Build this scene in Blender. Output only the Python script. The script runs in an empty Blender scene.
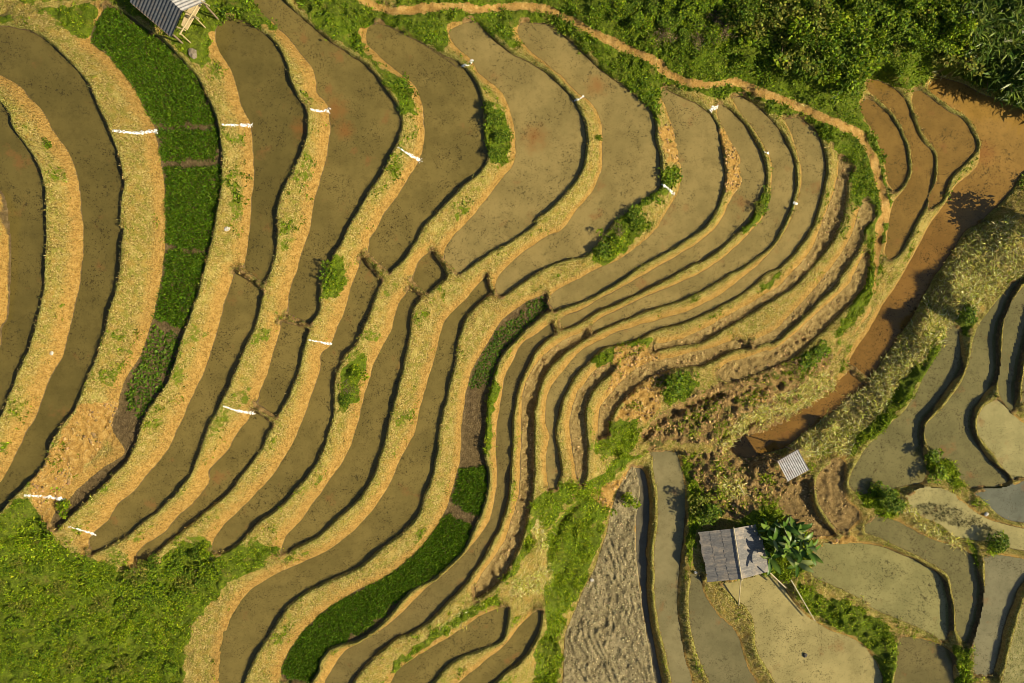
import bpy, math, random
import numpy as np
random.seed(7)
RNG = np.random.default_rng(11)
scene = bpy.context.scene
COL = scene.collection

# ------------------------------------------------------------------ camera geometry
HC, F = 58.0, 700.0                      # drone height above datum, focal length in pixels
def W(px, py, z):
    k = (HC - z) / F
    return ((px - 512.0) * k, (341.5 - py) * k, z)
TILE = {}
for ci, cx in zip('ABCDE', (0, 200, 400, 600, 764)):
    for ri, ry in zip('012', (0, 220, 453)):
        TILE[ci + ri] = (cx, ry)
for k_, o_ in (('F1', (600, 230)), ('F2', (740, 180)), ('F3', (540, 330)), ('F4', (640, 330))): TILE[k_] = o_
TS = 772.0 / 260.0
def T(s):
    """survey points: 'B0 x,y x,y ... B1 x,y' -> list of plan points on the survey sheet"""
    out, o, s_ = [], (0, 0), TS
    for w in s.split():
        if w in TILE:
            o = TILE[w]; s_ = 869.0 / 140.0 if w[0] == 'F' else TS
        else:
            a, b = w.split(',')
            out.append((o[0] + float(a) / s_, o[1] + float(b) / s_))
    return out
def smooth(pts, step=2.5):
    P = np.array(pts, float)
    if len(P) < 3:
        return P
    E = np.vstack([2 * P[0] - P[1], P, 2 * P[-1] - P[-2]])
    out = []
    for i in range(1, len(E) - 2):
        p0, p1, p2, p3 = E[i - 1:i + 3]
        n = max(2, int(np.hypot(*(p2 - p1)) / step))
        t = np.linspace(0, 1, n, endpoint=False)[:, None]
        out.append(0.5 * (2 * p1 + (p2 - p0) * t + (2 * p0 - 5 * p1 + 4 * p2 - p3) * t ** 2 + (3 * p1 - p0 - 3 * p2 + p3) * t ** 3))
    out.append(P[-1:])
    return np.vstack(out)

# ------------------------------------------------------------------ the terraces
# name, level, kind (water / mud / till / crop), crest side, survey left edge, survey right edge, colour, label
PD = []
def pond(level, kind, crest, left, right, col=None, label=None, ch=0.28):
    PD.append(dict(L=level, kind=kind, crest=crest, left=T(left), right=T(right), col=col, label=label, ch=ch))
# water colour, and how much rotten stubble darkens it
OL = (.125, .099, .028, 1.0)      # olive brown water, upper terraces
MB = (.165, .128, .038, 1.0)
TN = (.25, .193, .069, .8)       # pale silty water
OR = (.275, .165, .040, 1.0)       # rusty water
BR = (.205, .125, .030, 1.0)
YG = (.31, .275, .115, .45)
GY = (.160, .143, .056, 1.0)

pond(13.0, 'water', 'R', 'A0 -250,560 -300,700 A1 -300,100 -300,300', 'A0 -60,560 -30,620 A1 -25,20 -40,200 -70,330 -130,420', OL, 'muddy water of the highest paddy at the left border')
pond(12.0, 'water', 'R', 'A0 -40,545 0,565 18,610 27,683 A1 33,60 30,180 24,280 6,320 0,380 -60,480',
     'A0 -60,285 0,305 30,345 40,385 90,450 125,510 137,600 137,683 A1 135,150 120,260 95,360 50,470 0,590 -60,683', OL, 'short curved pool of muddy water at the left border with brown bank on both sides')
pond(11.0, 'water', 'R', 'A0 -90,170 0,222 60,255 90,290 130,330 160,390 195,440 220,490 235,560 245,640 A1 248,60 240,180 220,280 195,370 185,410 150,470 130,530 105,590 75,640 A2 52,0 35,35 15,65 0,90 -60,130',
     'A0 -90,75 0,78 70,85 120,110 170,150 215,195 260,250 290,310 320,370 340,430 360,490 368,540 360,600 357,683 A1 365,30 360,130 340,230 310,330 290,400 250,490 225,550 190,600 150,670 A2 130,30 90,80 40,130 10,165 -60,200', OL, 'long crescent of muddy water arching round the upper left, below the rice beds')
# rice strip
pond(10.0, 'crop', 'R', 'A0 320,20 285,70 272,125 320,165 360,210 400,260 430,320 460,375 465,400 478,470 490,560 492,683 A1 492,80 480,180 465,260 445,330 420,400 370,480 350,560 335,620 A2 370,0 300,50 240,100 190,150 158,190 155,215',
     'A0 330,18 400,60 470,110 540,180 590,240 625,310 645,370 655,420 660,470 655,560 640,650 A1 630,60 605,150 580,240 550,320 520,420 490,490 440,560 410,640 A2 390,0 330,70 260,140 200,195 170,222')
pond(9.0, 'water', 'R', 'B0 90,52 55,75 48,100 55,140 90,200 110,260 120,310 150,365 158,420 162,520 155,600 150,683 B1 140,100 132,145',
     'B0 100,52 130,62 190,100 230,140 255,190 268,240 290,290 315,325 318,380 310,430 280,500 250,550 230,610 228,683 B1 222,100 205,160 192,188', OL, 'pool of dark brown water with a rounded top, right of the rice beds')
pond(8.85, 'water', 'R', 'B1 108,155 90,200 70,260 50,340 25,420 0,480 A1 580,510 545,590 500,683 A2 440,60 400,110 350,150 320,200 280,235 262,265 268,290',
     'B1 186,212 178,260 160,320 130,390 95,470 60,540 20,620 A1 595,683 A2 560,70 500,140 440,190 380,240 320,275 276,296', MB, 'long narrow pool of muddy water ending in a point at the lower left grass slope', )
pond(8.0, 'water', 'R', 'B0 80,-80 150,0 210,60 260,110 300,160 330,200 343,240 350,280 378,310 388,370 380,450 360,530 340,600 325,683 B1 305,90 285,160 265,220 262,278',
     'B0 190,-90 250,0 310,60 370,110 440,160 500,200 540,250 575,300 595,350 590,400 570,450 540,510 500,570 460,640 B1 450,0 410,80 370,150 355,210 352,262 330,308', MB, 'large muddy pool entering at the top border, rust coloured patch in it')
pond(7.85, 'water', 'R', 'B1 242,300 235,340 215,410 195,470 175,520 170,545', 'B1 320,325 300,420 280,480 255,540 228,582', MB, 'short muddy pool shut in by two little cross dams')
pond(7.7, 'water', 'R', 'B1 160,568 140,600 100,650 85,683 A2 625,50 620,90 580,140 530,190 480,240 430,270 405,300 408,335',
     'B1 215,606 200,640 180,683 A2 720,60 680,110 600,180 540,230 490,270 440,320 418,345', MB, 'narrow muddy pool running down to a pointed end over the grass slope')
pond(7.1, 'water', 'R', 'B0 530,73 500,85 497,130 530,165 570,200 610,230 640,255 660,310 665,360 668,410 655,470 620,530 580,590 545,640 525,683 B1 505,60 502,100',
     'B0 540,75 570,82 620,110 690,145 740,180 772,205 C0 70,135 130,165 180,195 225,250 245,310 243,360 250,420 260,460 240,500 190,550 150,590 90,650 60,683 B1 640,60 600,120 562,155', MB, 'broad muddy pool between the green topped bank and the bank of bushes')
pond(6.9, 'water', 'R', 'B1 480,118 455,190 430,270 400,340 385,375 360,400 355,450 330,530 300,610 B2 260,0 235,40 200,90 150,140 110,180 70,220 42,260 40,288',
     'B1 538,182 515,240 490,310 465,365 430,400 405,450 395,510 395,570 380,630 B2 360,0 330,50 280,110 230,165 170,210 130,250 90,285 55,297', MB, 'long muddy pool winding past a bulge of bushes in the bank')
pond(6.3, 'water', 'R', 'C0 195,68 150,90 150,105 170,140 215,180 235,215 265,240 300,270 325,320 340,380 342,430 335,490 300,540 260,590 220,640 180,683 C1 160,50 133,90 132,118',
     'C0 210,66 230,72 270,110 320,155 370,180 420,210 470,250 510,295 540,350 552,400 548,460 530,520 490,570 440,620 390,660 C1 400,10 340,55 280,90 220,130 175,158', TN, 'tan pool with a square top corner and a white water spill near its head')
pond(6.15, 'water', 'R', 'C1 95,92 60,120 42,160 40,178', 'C1 98,95 135,165 110,190 78,215', MB, 'tiny four sided muddy pool between two cross dams', ch=.3)
pond(6.0, 'water', 'R', 'B1 622,208 590,250 565,330 540,380 515,440 490,520 470,600 B2 440,-5 400,60 350,130 300,200 260,240 243,275 243,296',
     'B1 655,228 630,270 622,330 610,400 590,480 570,560 550,640 B2 540,-5 515,60 480,120 440,160 400,200 350,245 300,270 262,292', MB, 'straight muddy pool ending beside a green tuft above the pale grass bank')
pond(5.5, 'water', 'R', 'C0 365,72 352,85 355,105 380,145 430,185 480,225 520,270 560,300 590,340 600,390 603,440 600,500 570,570 530,620 480,683 C1 440,45 390,80 340,120 300,160 283,195 285,218',
     'C0 375,67 440,75 490,110 540,155 580,195 630,235 680,270 730,315 755,360 758,420 768,460 772,520 D0 175,560 130,590 80,630 30,670 C1 590,65 550,105 480,120 420,145 360,185 300,222', TN, 'wide tan pool with a round head below the dirt path')
pond(5.3, 'water', 'R', 'C1 256,168 235,185 190,240 140,290 120,340 100,420 80,490 60,560 45,630 B2 605,0 570,80 530,150 470,220 400,275 340,310 270,340 200,375 140,420 100,480 75,540 65,600 62,683 50,800',
     'C1 262,215 250,230 200,280 175,340 165,400 150,470 130,550 115,620 B2 700,0 690,60 665,125 640,190 590,240 530,285 480,330 420,360 360,385 300,420 250,470 210,530 170,590 145,640 130,683 110,800', MB, 'longest muddy pool, snaking down to the bottom border beside the pale grass bank')
pond(4.8, 'water', 'R', 'D0 182,262 178,285 195,320 215,370 230,430 240,480 245,515 235,570 205,620 180,660 F1 350,0 250,90 150,165 60,215 0,235 C1 540,170 480,200 450,225 440,248',
     'D0 190,262 240,290 300,320 340,360 355,410 365,470 368,530 360,580 340,630 305,675 F1 500,78 370,158 230,233 100,322 0,378 C1 570,225 510,250 458,268', TN, 'tan pool just right of the bank with the crumbled red end')
# crop strip
pond(4.7, 'crop', 'R', 'C1 430,218 380,240 340,265 300,300 270,350 240,400 215,440 200,490 190,560 182,640 C2 180,0 170,60 150,130 135,175 110,220 60,280 0,335 B2 520,385 450,420 390,455 340,495 290,550 255,610 242,650 250,670',
     'C1 438,262 400,300 350,345 310,390 285,440 265,510 255,580 C2 250,0 262,60 255,120 235,190 210,240 185,290 140,335 90,375 40,400 B2 594,440 540,500 490,540 440,560 390,575 360,610 350,650 330,680')
pond(4.2, 'water', 'R', 'D0 345,318 350,350 375,395 395,430 415,470 420,540 395,585 370,630 348,670 F1 640,55 560,110 430,190 300,265 150,345 0,430 C1 540,265 490,285 478,298',
     'D0 355,310 380,322 420,360 460,420 485,480 490,540 475,590 F2 110,142 60,240 0,300 F1 760,95 640,180 500,250 350,332 230,392 100,452 0,492 C1 550,295 510,315 480,325', TN, 'tan strip of water with the red dirt heap along its upper bank')
pond(4.1, 'water', 'R', 'C1 450,310 400,340 360,370 335,420 310,470 300,530 290,600 C2 285,0 290,60 280,140 260,210 225,260 180,310 130,360 80,400 0,475 B2 540,520 480,560 430,590 400,630 370,683 340,760',
     'C1 460,340 420,370 390,410 370,450 345,510 335,580 C2 330,0 325,60 320,130 300,200 265,270 230,330 190,390 150,430 90,490 30,530 B2 590,540 540,580 500,620 450,683 400,760', (.165, .130, .045, 1.0), 'curved strip of shallow brown water right of the dark green crop strip')
pond(3.7, 'water', 'R', 'D0 390,292 420,340 460,390 490,440 508,480 510,540 500,600 490,625 F2 140,240 80,310 0,390 F1 740,190 640,255 550,300 400,365 250,425 100,500 0,552 C1 567,318',
     'D0 420,286 470,320 520,370 555,430 575,480 578,550 570,590 F2 270,270 190,400 100,482 0,552 F1 800,265 700,332 570,402 450,452 300,492 150,552 0,622 C1 575,338', TN, 'slim tan strip of water with the white spill halfway down its upper bank')
pond(3.6, 'mud', 'R', 'C1 550,330 500,350 450,380 410,420 380,470 365,520 360,600 C2 358,0 355,60 350,130 330,200 310,260 280,310 250,350 222,395',
     'C1 556,345 520,370 480,400 440,440 415,490 400,540 395,600 C2 395,0 395,60 385,150 370,220 340,300 310,360 270,400 225,432', None, 'curved strip of drained brown mud second from the grassy gully')
pond(3.2, 'water', 'R', 'D0 548,350 580,430 598,500 595,560 F2 320,230 270,330 200,430 100,530 0,612 F1 820,350 720,420 600,480 480,525 300,575 100,640 F3 390,60 280,110 190,200 130,270 70,350 40,450 30,560 C1 443,640 C2 437,0 437,60 441,105',
     'D0 600,350 640,390 660,440 668,500 660,560 650,600 F2 495,120 465,235 412,342 325,452 240,532 150,582 50,680 F1 720,482 600,537 480,582 330,622 F3 610,45 500,85 395,105 315,180 245,250 185,330 142,415 110,530 90,640 C2 470,0 475,60 458,102', TN, 'outermost tan strip of water bending round into the narrow arcs')
pond(2.9, 'mud', 'R', 'F3 430,225 370,235 300,300 230,390 195,500 180,600 C2 512,0 520,50 530,88', 'F3 465,240 400,290 330,365 285,460 275,560 283,670 C2 555,0 550,60 540,95', None, 'short bent strip of drained mud, tight in the curve above the gully')
pond(2.8, 'mud', 'R', 'D0 715,468 700,540 F2 600,0 575,100 530,210 490,310 455,400 400,490 300,590 200,683 F4 350,20 200,70 80,90',
     'D0 745,500 F2 665,0 655,120 635,235 595,325 535,425 455,515 375,612 290,683 F4 430,45 330,85 200,102 82,132', None, 'long drained strip of clods curving under the tan strips of water')
pond(2.4, 'mud', 'R', 'F2 765,128 740,190 710,300 660,400 600,490 520,600 455,683 F4 869,-25 770,35 700,72', 'F2 785,125 830,180 828,240 772,305 745,385 695,475 615,595 555,683 F4 869,40 780,75 705,108', None, 'drained strip of tan clods starting at the foot path')
pond(2.2, 'mud', 'R', 'F4 590,55 500,90 380,130 250,160 130,190 F3 620,230 520,310 440,390 375,480 360,580 365,660', 'F4 680,105 560,130 450,186 370,220 250,230 150,260 F3 635,318 565,385 485,465 435,555 415,650', None, 'innermost drained strip, curling round the heap of red soil')
pond(1.95, 'mud', 'R', 'F2 775,445 760,480 700,590 640,683 F4 869,95 760,135 640,180 540,205 482,258', 'F2 790,450 800,520 780,620 740,700 F4 1000,130 940,180 869,210 760,255 640,300 540,320 492,288', None, 'broad crescent of drained brown clods above the grass patch')
# east side, head of the valley
pond(2.3, 'water', 'R', 'E0 305,296 285,312 300,350 330,400 355,470 370,540 380,568', 'E0 315,294 330,300 370,340 400,390 420,440 428,500 415,545 388,568', BR, 'small leaf shaped brown pool beside the footpath')
pond(1.9, 'water', 'R', 'E0 305,248 305,262 330,290 380,340 410,390 430,440 435,500 420,550 385,600 E1 375,0 365,60 360,100 366,115', 'E0 315,242 340,240 380,260 420,300 440,360 470,420 500,450 505,500 495,550 470,620 E1 450,0 430,50 400,100 375,120', BR, 'long thin brown pool between two winding bunds near the valley head')
pond(1.5, 'water', 'R', 'E0 445,272 440,320 460,380 490,430 510,490 500,540 480,590 478,616', 'E0 460,270 480,278 540,325 590,355 620,400 630,440 600,480 550,530 530,590 495,620', BR, 'bulging olive brown pool west of the rusty stream paddy')
pond(1.0, 'water', 'R', 'E0 497,232 488,250 490,275 540,310 600,350 635,400 640,470 620,510 570,550 530,620 E1 500,0 470,60 430,130 390,200 350,260 310,330 262,400 250,425',
     'E0 510,228 580,245 650,280 720,305 800,345 900,400 870,470 772,510 730,570 680,620 640,660 E1 660,0 600,30 560,90 510,160 470,230 430,300 380,370 340,430 315,468', OR, 'long rusty orange paddy along the valley floor')
pond(0.85, 'water', 'R', 'E1 248,450 200,500 140,550 80,590 0,630 D1 440,640 400,660 388,683', 'E1 300,492 250,530 190,580 130,620 60,675 0,692 D1 440,705 395,690', OR, 'rusty orange paddy below the cross dam, in front of the small tin roof')
# east slope, climbing to the right
pond(2.3, 'water', 'L', 'E1 552,308 530,370 510,410 470,480 420,560 370,610 330,650 300,683 E2 260,60 255,100 290,128', 'E1 575,328 585,400 580,450 540,500 500,560 465,610 E2 470,0 480,50 470,85 420,95', GY, 'grey brown pool below the straw covered bank', ch=.14)
pond(2.7, 'water', 'L', 'E1 735,190 700,230 640,310 620,370 605,440 580,490 530,560 490,600 478,635 E2 500,0 560,30 585,80 615,98', 'E1 765,172 740,210 710,270 690,330 690,420 680,480 650,520 620,570 615,620 E2 650,0 690,40 725,78 690,97', GY, 'twisting grey brown pool second from the right border', ch=.14)
pond(3.1, 'water', 'L', 'E1 790,175 772,195 735,250 712,310 705,400 697,470 705,530 735,563', 'E1 800,230 785,310 772,360 755,420 745,500 740,560', GY, 'thin grey pool hugging the upper right border', ch=.14)
pond(3.5, 'water', 'L', 'E1 830,250 800,330 785,400 770,470 765,540', 'E1 900,250 870,400 850,540', GY, 'grey pool cut by the right border, highest of the east slope', ch=.14)
pond(3.05, 'water', 'L', 'E1 690,535 650,560 634,600 642,640 E2 680,0 705,40 742,72', 'E1 702,540 740,580 790,615 870,640 E2 860,0 840,20 775,70', YG, 'pale olive triangular pool with a curved bund at the right border', ch=.14)
pond(2.95, 'water', 'L', 'E2 635,120 660,150 690,178 725,198 790,212', 'E2 645,115 700,112 740,100 790,75 840,110', (.13, .135, .095, .5), 'dark bluish pool under the curved bund at the right border', ch=.14)
pond(2.75, 'water', 'L', 'E2 428,130 428,150 450,180 520,210 560,242 590,250 650,262 700,262 720,278 772,290 840,300', 'E2 440,124 480,112 540,120 600,155 650,190 690,205 772,222 840,240', YG, 'pale yellow pool with a grassy middle, east of the dark weeds', ch=.14)
pond(2.3, 'water', 'L', 'E2 310,213 300,235 340,250 400,278 480,318 540,355 555,390 568,470 572,530 598,568', 'E2 325,198 350,193 420,215 480,250 560,275 610,300 632,350 640,420 630,480 612,550', GY, 'curved grey green pool wrapped round the big olive pool', ch=.14)
pond(1.85, 'water', 'L', 'E2 150,290 140,340 150,370 220,400 280,430 340,470 390,488 440,508 500,540 528,556', 'E2 160,284 200,275 280,268 340,275 400,295 470,330 520,360 540,400 550,450 548,520 536,552', (.24, .22, .085, 1.0), 'big olive pool with dark weed patches beside the broad leaved plant', ch=.14)
pond(1.2, 'water', 'L', 'D2 362,388 372,405 400,430 450,480 460,530 465,580 490,630 520,683 560,780', 'D2 380,383 440,380 500,362 E2 60,400 110,470 180,520 260,550 310,590 340,640 348,683 340,780', (.32, .27, .11, .8), 'large yellow brown pool in front of the plank roofed hut', ch=.14)
pond(1.8, 'water', 'L', 'E2 402,548 395,580 395,620 385,683 380,780', 'E2 412,545 440,548 500,560 550,590 560,640 562,683 565,780', (.15, .125, .045, 1.0), 'dark olive pool at the bottom border right of the yellow brown one', ch=.14)
pond(2.7, 'water', 'L', 'E2 657,312 655,400 640,490 625,560 620,640 628,658', 'E2 670,309 700,306 750,312 830,340 772,380 740,440 710,520 700,580 675,655', (.19, .175, .095, .8), 'olive pool with pale scum below the thorny weeds', ch=.14)
pond(3.05, 'till', 'L', 'E2 840,345 800,390 768,445 737,560 712,660 702,740', 'E2 960,340 960,500 960,740', None, 'sunlit pale green field of young shoots at the lower right corner', ch=.2)
# lower middle
pond(0.3, 'till', 'N', 'C2 688,40 650,100 625,180 610,250 590,310 570,360 540,420 510,490 490,550 482,683 478,800', 'C2 694,42 706,60 712,130 697,220 702,320 716,420 727,520 747,600 758,683 770,800', None, 'ploughed grey field with wavy furrows beside the green gully', ch=0)
pond(.12, 'water', 'N', 'D2 103,45 112,110 106,200 109,300 122,430 141,550 156,683 168,800', 'D2 118,44 135,70 143,130 144,200 136,280 139,400 149,500 164,580 184,683 200,800', (.13, .115, .075, .3), 'thin ditch of dark water along the ploughed field', ch=0)
pond(0.6, 'water', 'L', 'D2 155,0 160,60 170,120 172,200 162,300 162,400 172,500 197,600 212,683 230,800', 'D2 225,0 240,40 248,100 252,200 243,280 233,350 229,420 234,520 249,600 274,683 300,800', (.215, .185, .088, .4), 'long straight tan pool between two thin bunds in the lower middle', ch=.14)
pond(0.88, 'water', 'L', 'D2 275,365 264,430 270,520 290,600 325,683 370,800', 'D2 298,362 310,420 340,470 400,530 418,580 438,640 468,683 510,800', (.165, .145, .068, .6), 'wedge shaped tan pool left of the yellow brown pool', ch=.14)
pond(3.3, 'water', 'R', 'C2 305,455 230,490 160,540 90,580 0,640 B2 560,690 480,760', 'C2 322,458 318,500 300,550 240,580 180,600 130,640 90,683 0,760', MB, 'dark brown pool at the bottom border, upper of the two below the white flowered bank')
pond(2.7, 'water', 'R', 'C2 402,465 350,520 300,580 240,630 170,683 80,760', 'C2 418,466 415,510 395,560 360,610 310,650 275,683 180,760', MB, 'dark brown pool at the bottom border beside the gully')
# brown terraces beneath the tin roof
pond(2.1, 'mud', 'L', 'E2 205,25 155,70 160,140 180,180 215,225', 'E2 215,22 238,30 232,100 242,140 272,165 280,190 240,235', None, 'small drained terrace of red brown mud beside the tin roof', ch=.2)
pond(1.7, 'mud', 'L', 'E2 80,95 45,140 60,180 120,240', 'E2 110,85 130,95 142,160 160,195 205,240 150,250', None, 'bare brown mud patch under the tin roof', ch=.12)

for p in PD:
    p['left'] = smooth(p['left']); p['right'] = smooth(p['right'])
    for k in ('left', 'right'):
        q = p[k]; n = len(q)
        w = RNG.normal(0, 1, n)
        w = np.convolve(np.pad(w, 6, mode='edge'), np.hanning(7) / 3.0, 'same')[6:-6]
        w2 = np.convolve(np.pad(RNG.normal(0, 1, n), 12, mode='edge'), np.hanning(21) / 6.0, 'same')[12:-12]
        d = np.gradient(q, axis=0); nn = np.stack([-d[:, 1], d[:, 0]], 1); nn /= np.linalg.norm(nn, axis=1)[:, None] + 1e-6
        p[k] = q + nn * (w * .55 + w2 * .6)[:, None]
    k = (HC - p['L']) / F
    tow = lambda q: np.stack([(q[:, 0] - 512) * k, (341.5 - q[:, 1]) * k], 1)
    l, r = tow(p['left']), tow(p['right'])
    p['poly'] = np.vstack([l, r[::-1]])
    if p['crest'] == 'R':   p['cl'] = np.vstack([l[:1], r, l[-1:]])
    elif p['crest'] == 'L': p['cl'] = np.vstack([r[:1], l, r[-1:]])
    else:                   p['cl'] = np.zeros((0, 2))

# ------------------------------------------------------------------ height field
G = 0.1
X0, X1, Y0, Y1 = -49.0, 49.0, -34.0, 34.0
xs = np.arange(X0, X1 + G / 2, G); ys = np.arange(Y0, Y1 + G / 2, G)
NX, NY = len(xs), len(ys)
GX, GY_ = np.meshgrid(xs, ys)
def vnoise(scale, seed, shape=None, oct=1):
    """smooth value noise on the fine grid, scale in metres"""
    tot = np.zeros((NY, NX)); amp = 1; s = 0
    for o in range(oct):
        r = np.random.default_rng(seed + o * 97)
        st = scale / (2 ** o) / G
        ny, nx = int(NY / st) + 4, int(NX / st) + 4
        g = r.random((ny, nx))
        yi = np.arange(NY) / st; xi = np.arange(NX) / st
        y0 = yi.astype(int); x0 = xi.astype(int)
        fy = yi - y0; fx = xi - x0
        fy = (fy * fy * (3 - 2 * fy))[:, None]; fx = (fx * fx * (3 - 2 * fx))[None]
        a = g[np.ix_(y0, x0)] * (1 - fx) + g[np.ix_(y0, x0 + 1)] * fx
        b = g[np.ix_(y0 + 1, x0)] * (1 - fx) + g[np.ix_(y0 + 1, x0 + 1)] * fx
        tot += amp * (a * (1 - fy) + b * fy); s += amp; amp *= .5
    return tot / s
def fill(poly, nx=NX, ny=NY, x0=X0, y0=Y0, g=G):
    """even-odd raster of a polygon"""
    acc = np.zeros((ny, nx + 1), int)
    A = poly; B = np.roll(poly, -1, 0)
    for (ax, ay), (bx, by) in zip(A, B):
        if ay == by: continue
        if ay > by: ax, ay, bx, by = bx, by, ax, ay
        r0 = max(0, int(math.ceil((ay - y0) / g))); r1 = min(ny, int(math.ceil((by - y0) / g)))
        if r1 <= r0: continue
        rr = np.arange(r0, r1)
        xx = ax + (y0 + rr * g - ay) / (by - ay) * (bx - ax)
        c = np.clip(np.ceil((xx - x0) / g).astype(int), 0, nx)
        np.add.at(acc, (rr, c), 1)
    return (np.cumsum(acc, 1)[:, :nx] % 2).astype(bool)
def near(line, margin, closed=False):
    D = np.full((NY, NX), 9.0, np.float32)
    A = line; B = np.roll(line, -1, 0)
    if not closed: A, B = A[:-1], B[:-1]
    for (ax, ay), (bx, by) in zip(A, B):
        i0 = max(0, int((min(ax, bx) - margin - X0) / G)); i1 = min(NX, int((max(ax, bx) + margin - X0) / G) + 2)
        j0 = max(0, int((min(ay, by) - margin - Y0) / G)); j1 = min(NY, int((max(ay, by) + margin - Y0) / G) + 2)
        if i1 <= i0 or j1 <= j0: continue
        gx = GX[j0:j1, i0:i1] - ax; gy = GY_[j0:j1, i0:i1] - ay
        dx, dy = bx - ax, by - ay; l2 = dx * dx + dy * dy + 1e-9
        t = np.clip((gx * dx + gy * dy) / l2, 0, 1)
        d = np.hypot(gx - t * dx, gy - t * dy)
        D[j0:j1, i0:i1] = np.minimum(D[j0:j1, i0:i1], d)
    return D
Z = np.zeros((NY, NX)); fixed = np.zeros((NY, NX), bool)
pid = np.full((NY, NX), -1); dmin = np.full((NY, NX), 9.0, np.float32)
crestN = vnoise(1.3, 5, oct=2)
for i, p in enumerate(PD):
    p['in'] = fill(p['poly']); p['d'] = near(p['poly'], 1.6, True)
    pid[p['in'] & (pid < 0)] = i
toeD = np.full((NY, NX), 9.0, np.float32); crD = np.full((NY, NX), 9.0, np.float32)
crZ = np.full((NY, NX), -99.0)
for i, p in enumerate(PD):
    ins = pid == i
    dry = p['kind'] != 'water'
    Z[ins] = (p['L'] + np.maximum(-.05 if dry else -.22, -p['d'] * (.3 if dry else .7)))[ins]
    fixed |= ins
    out = pid < 0
    if len(p['cl']):
        dc = near(p['cl'], 1.2)
        p['dc'] = dc
        CW = .26 if p['crest'] == 'R' else .30
        hgt = p['L'] + p['ch'] * (.62 + .76 * crestN) * np.clip(1.15 - GX / 70, .75, 1.1) * np.clip(dc / .17, 0, 1) ** .8
        m = out & (dc < CW) & (hgt > crZ)
        crZ[m] = hgt[m]
        crD = np.where(out, np.minimum(crD, dc), crD)
    toe = p['left'] if p['crest'] == 'R' else p['right']
    k = (HC - p['L']) / F
    toe = np.stack([(toe[:, 0] - 512) * k, (341.5 - toe[:, 1]) * k], 1)
    toeD = np.minimum(toeD, near(toe, 1.6))
    p['d_all'] = None
m = crZ > -50
Z[m] = crZ[m]; fixed |= m
# spot heights off the terraces (survey x, survey y, height)
CTRL = [(0,683,7.0),(90,683,6.2),(165,683,5.6),(0,610,8.0),(50,560,8.7),(120,600,6.8),(190,570,6.3),(30,525,9.8),(-60,600,8.6),(-60,520,10.5),(0,740,6.6),(120,740,5.8),
 (0,8,10.6),(60,8,10.3),(105,25,10.1),(150,10,10.1),(125,-10,10.2),(180,-15,9.8),(195,20,9.5),(300,4,7.7),(355,40,7.3),(420,8,6.9),(380,5,7.0),(500,12,6.2),(560,30,5.9),(620,60,5.6),(680,84,5.2),(760,95,4.4),
 (830,125,3.6),(870,155,2.9),(884,195,2.4),(882,240,2.0),(450,-30,7.6),(600,-5,7.0),(700,0,6.8),(700,50,6.0),(800,0,6.2),(800,60,5.2),(850,80,4.2),(900,40,4.6),(900,70,3.4),(960,65,3.2),(960,30,4.4),
 (1020,0,5.2),(1024,75,3.4),(1070,60,3.8),(1000,218,2.5),(960,285,2.5),(925,320,2.6),(880,370,2.4),(830,420,2.2),(1022,240,2.9),(1060,215,2.6),(975,310,2.9),
 (640,382,2.5),(625,410,2.0),(660,378,2.3),(700,400,1.9),(745,405,1.8),(700,440,1.3),(665,435,1.0),(650,448,.8),(620,455,1.3),(600,500,1.2),(565,525,1.0),(560,580,.6),(545,640,.2),(537,683,.0),(535,740,-.2),
 (525,540,1.9),(760,470,1.8),(740,500,1.6),(720,470,1.4),(715,515,1.2),(690,520,1.15),(692,545,1.3),(690,560,1.2),(735,560,1.35),(702,575,1.3),(715,525,1.1),(745,520,1.6),(880,500,2.6),(860,460,2.4),(800,455,2.2),(835,560,2.2),(800,590,1.9),(850,620,2.0),
 (960,660,2.6),(985,545,3.2)]
for (a, b, z) in CTRL:
    x, y, _ = W(a, b, z)
    m = (np.hypot(GX - x, GY_ - y) < .5) & ~fixed
    Z[m] = z; fixed |= m
def solve(Z, fixed):
    lv = [(Z, fixed)]
    while min(lv[-1][0].shape) > 24:
        z, f = lv[-1]; h, w = z.shape; h2, w2 = h // 2 * 2, w // 2 * 2
        zz = np.where(f, z, 0)[:h2, :w2]; ff = f[:h2, :w2].astype(float)
        s = zz[::2, ::2] + zz[1::2, ::2] + zz[::2, 1::2] + zz[1::2, 1::2]
        c = ff[::2, ::2] + ff[1::2, ::2] + ff[::2, 1::2] + ff[1::2, 1::2]
        lv.append((s / np.maximum(c, 1), c > 0))
    cur = None
    for z, f in lv[::-1]:
        if cur is None:
            u = np.where(f, z, z[f].mean())
            it = 300
        else:
            iy = np.minimum(np.arange(z.shape[0]) // 2, cur.shape[0] - 1); ix = np.minimum(np.arange(z.shape[1]) // 2, cur.shape[1] - 1)
            u = np.where(f, z, cur[np.ix_(iy, ix)]); it = 60
        for _ in range(it):
            q = np.pad(u, 1, mode='edge')
            u = np.where(f, z, .25 * (q[:-2, 1:-1] + q[2:, 1:-1] + q[1:-1, :-2] + q[1:-1, 2:]))
        cur = u
    return cur
Z = solve(Z, fixed)
out = pid < 0
dall = np.full((NY, NX), 9.0, np.float32)
for p in PD: dall = np.minimum(dall, np.where(p['in'], 0, p['d']))
n_a = vnoise(1.1, 21, oct=3); n_b = vnoise(.42, 31, oct=2); n_c = vnoise(3.5, 41, oct=3); n_f = vnoise(.22, 55)
rough = np.clip(dall / .5, 0, 1)
Z += np.where(out, (rough * .22 * (n_a - .5) + (.25 + .75 * rough) * .10 * (n_b - .5) + .04 * (n_f - .5) + np.clip((dall - 1.2) / 2, 0, 1) * .5 * (n_c - .5)), 0)
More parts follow.
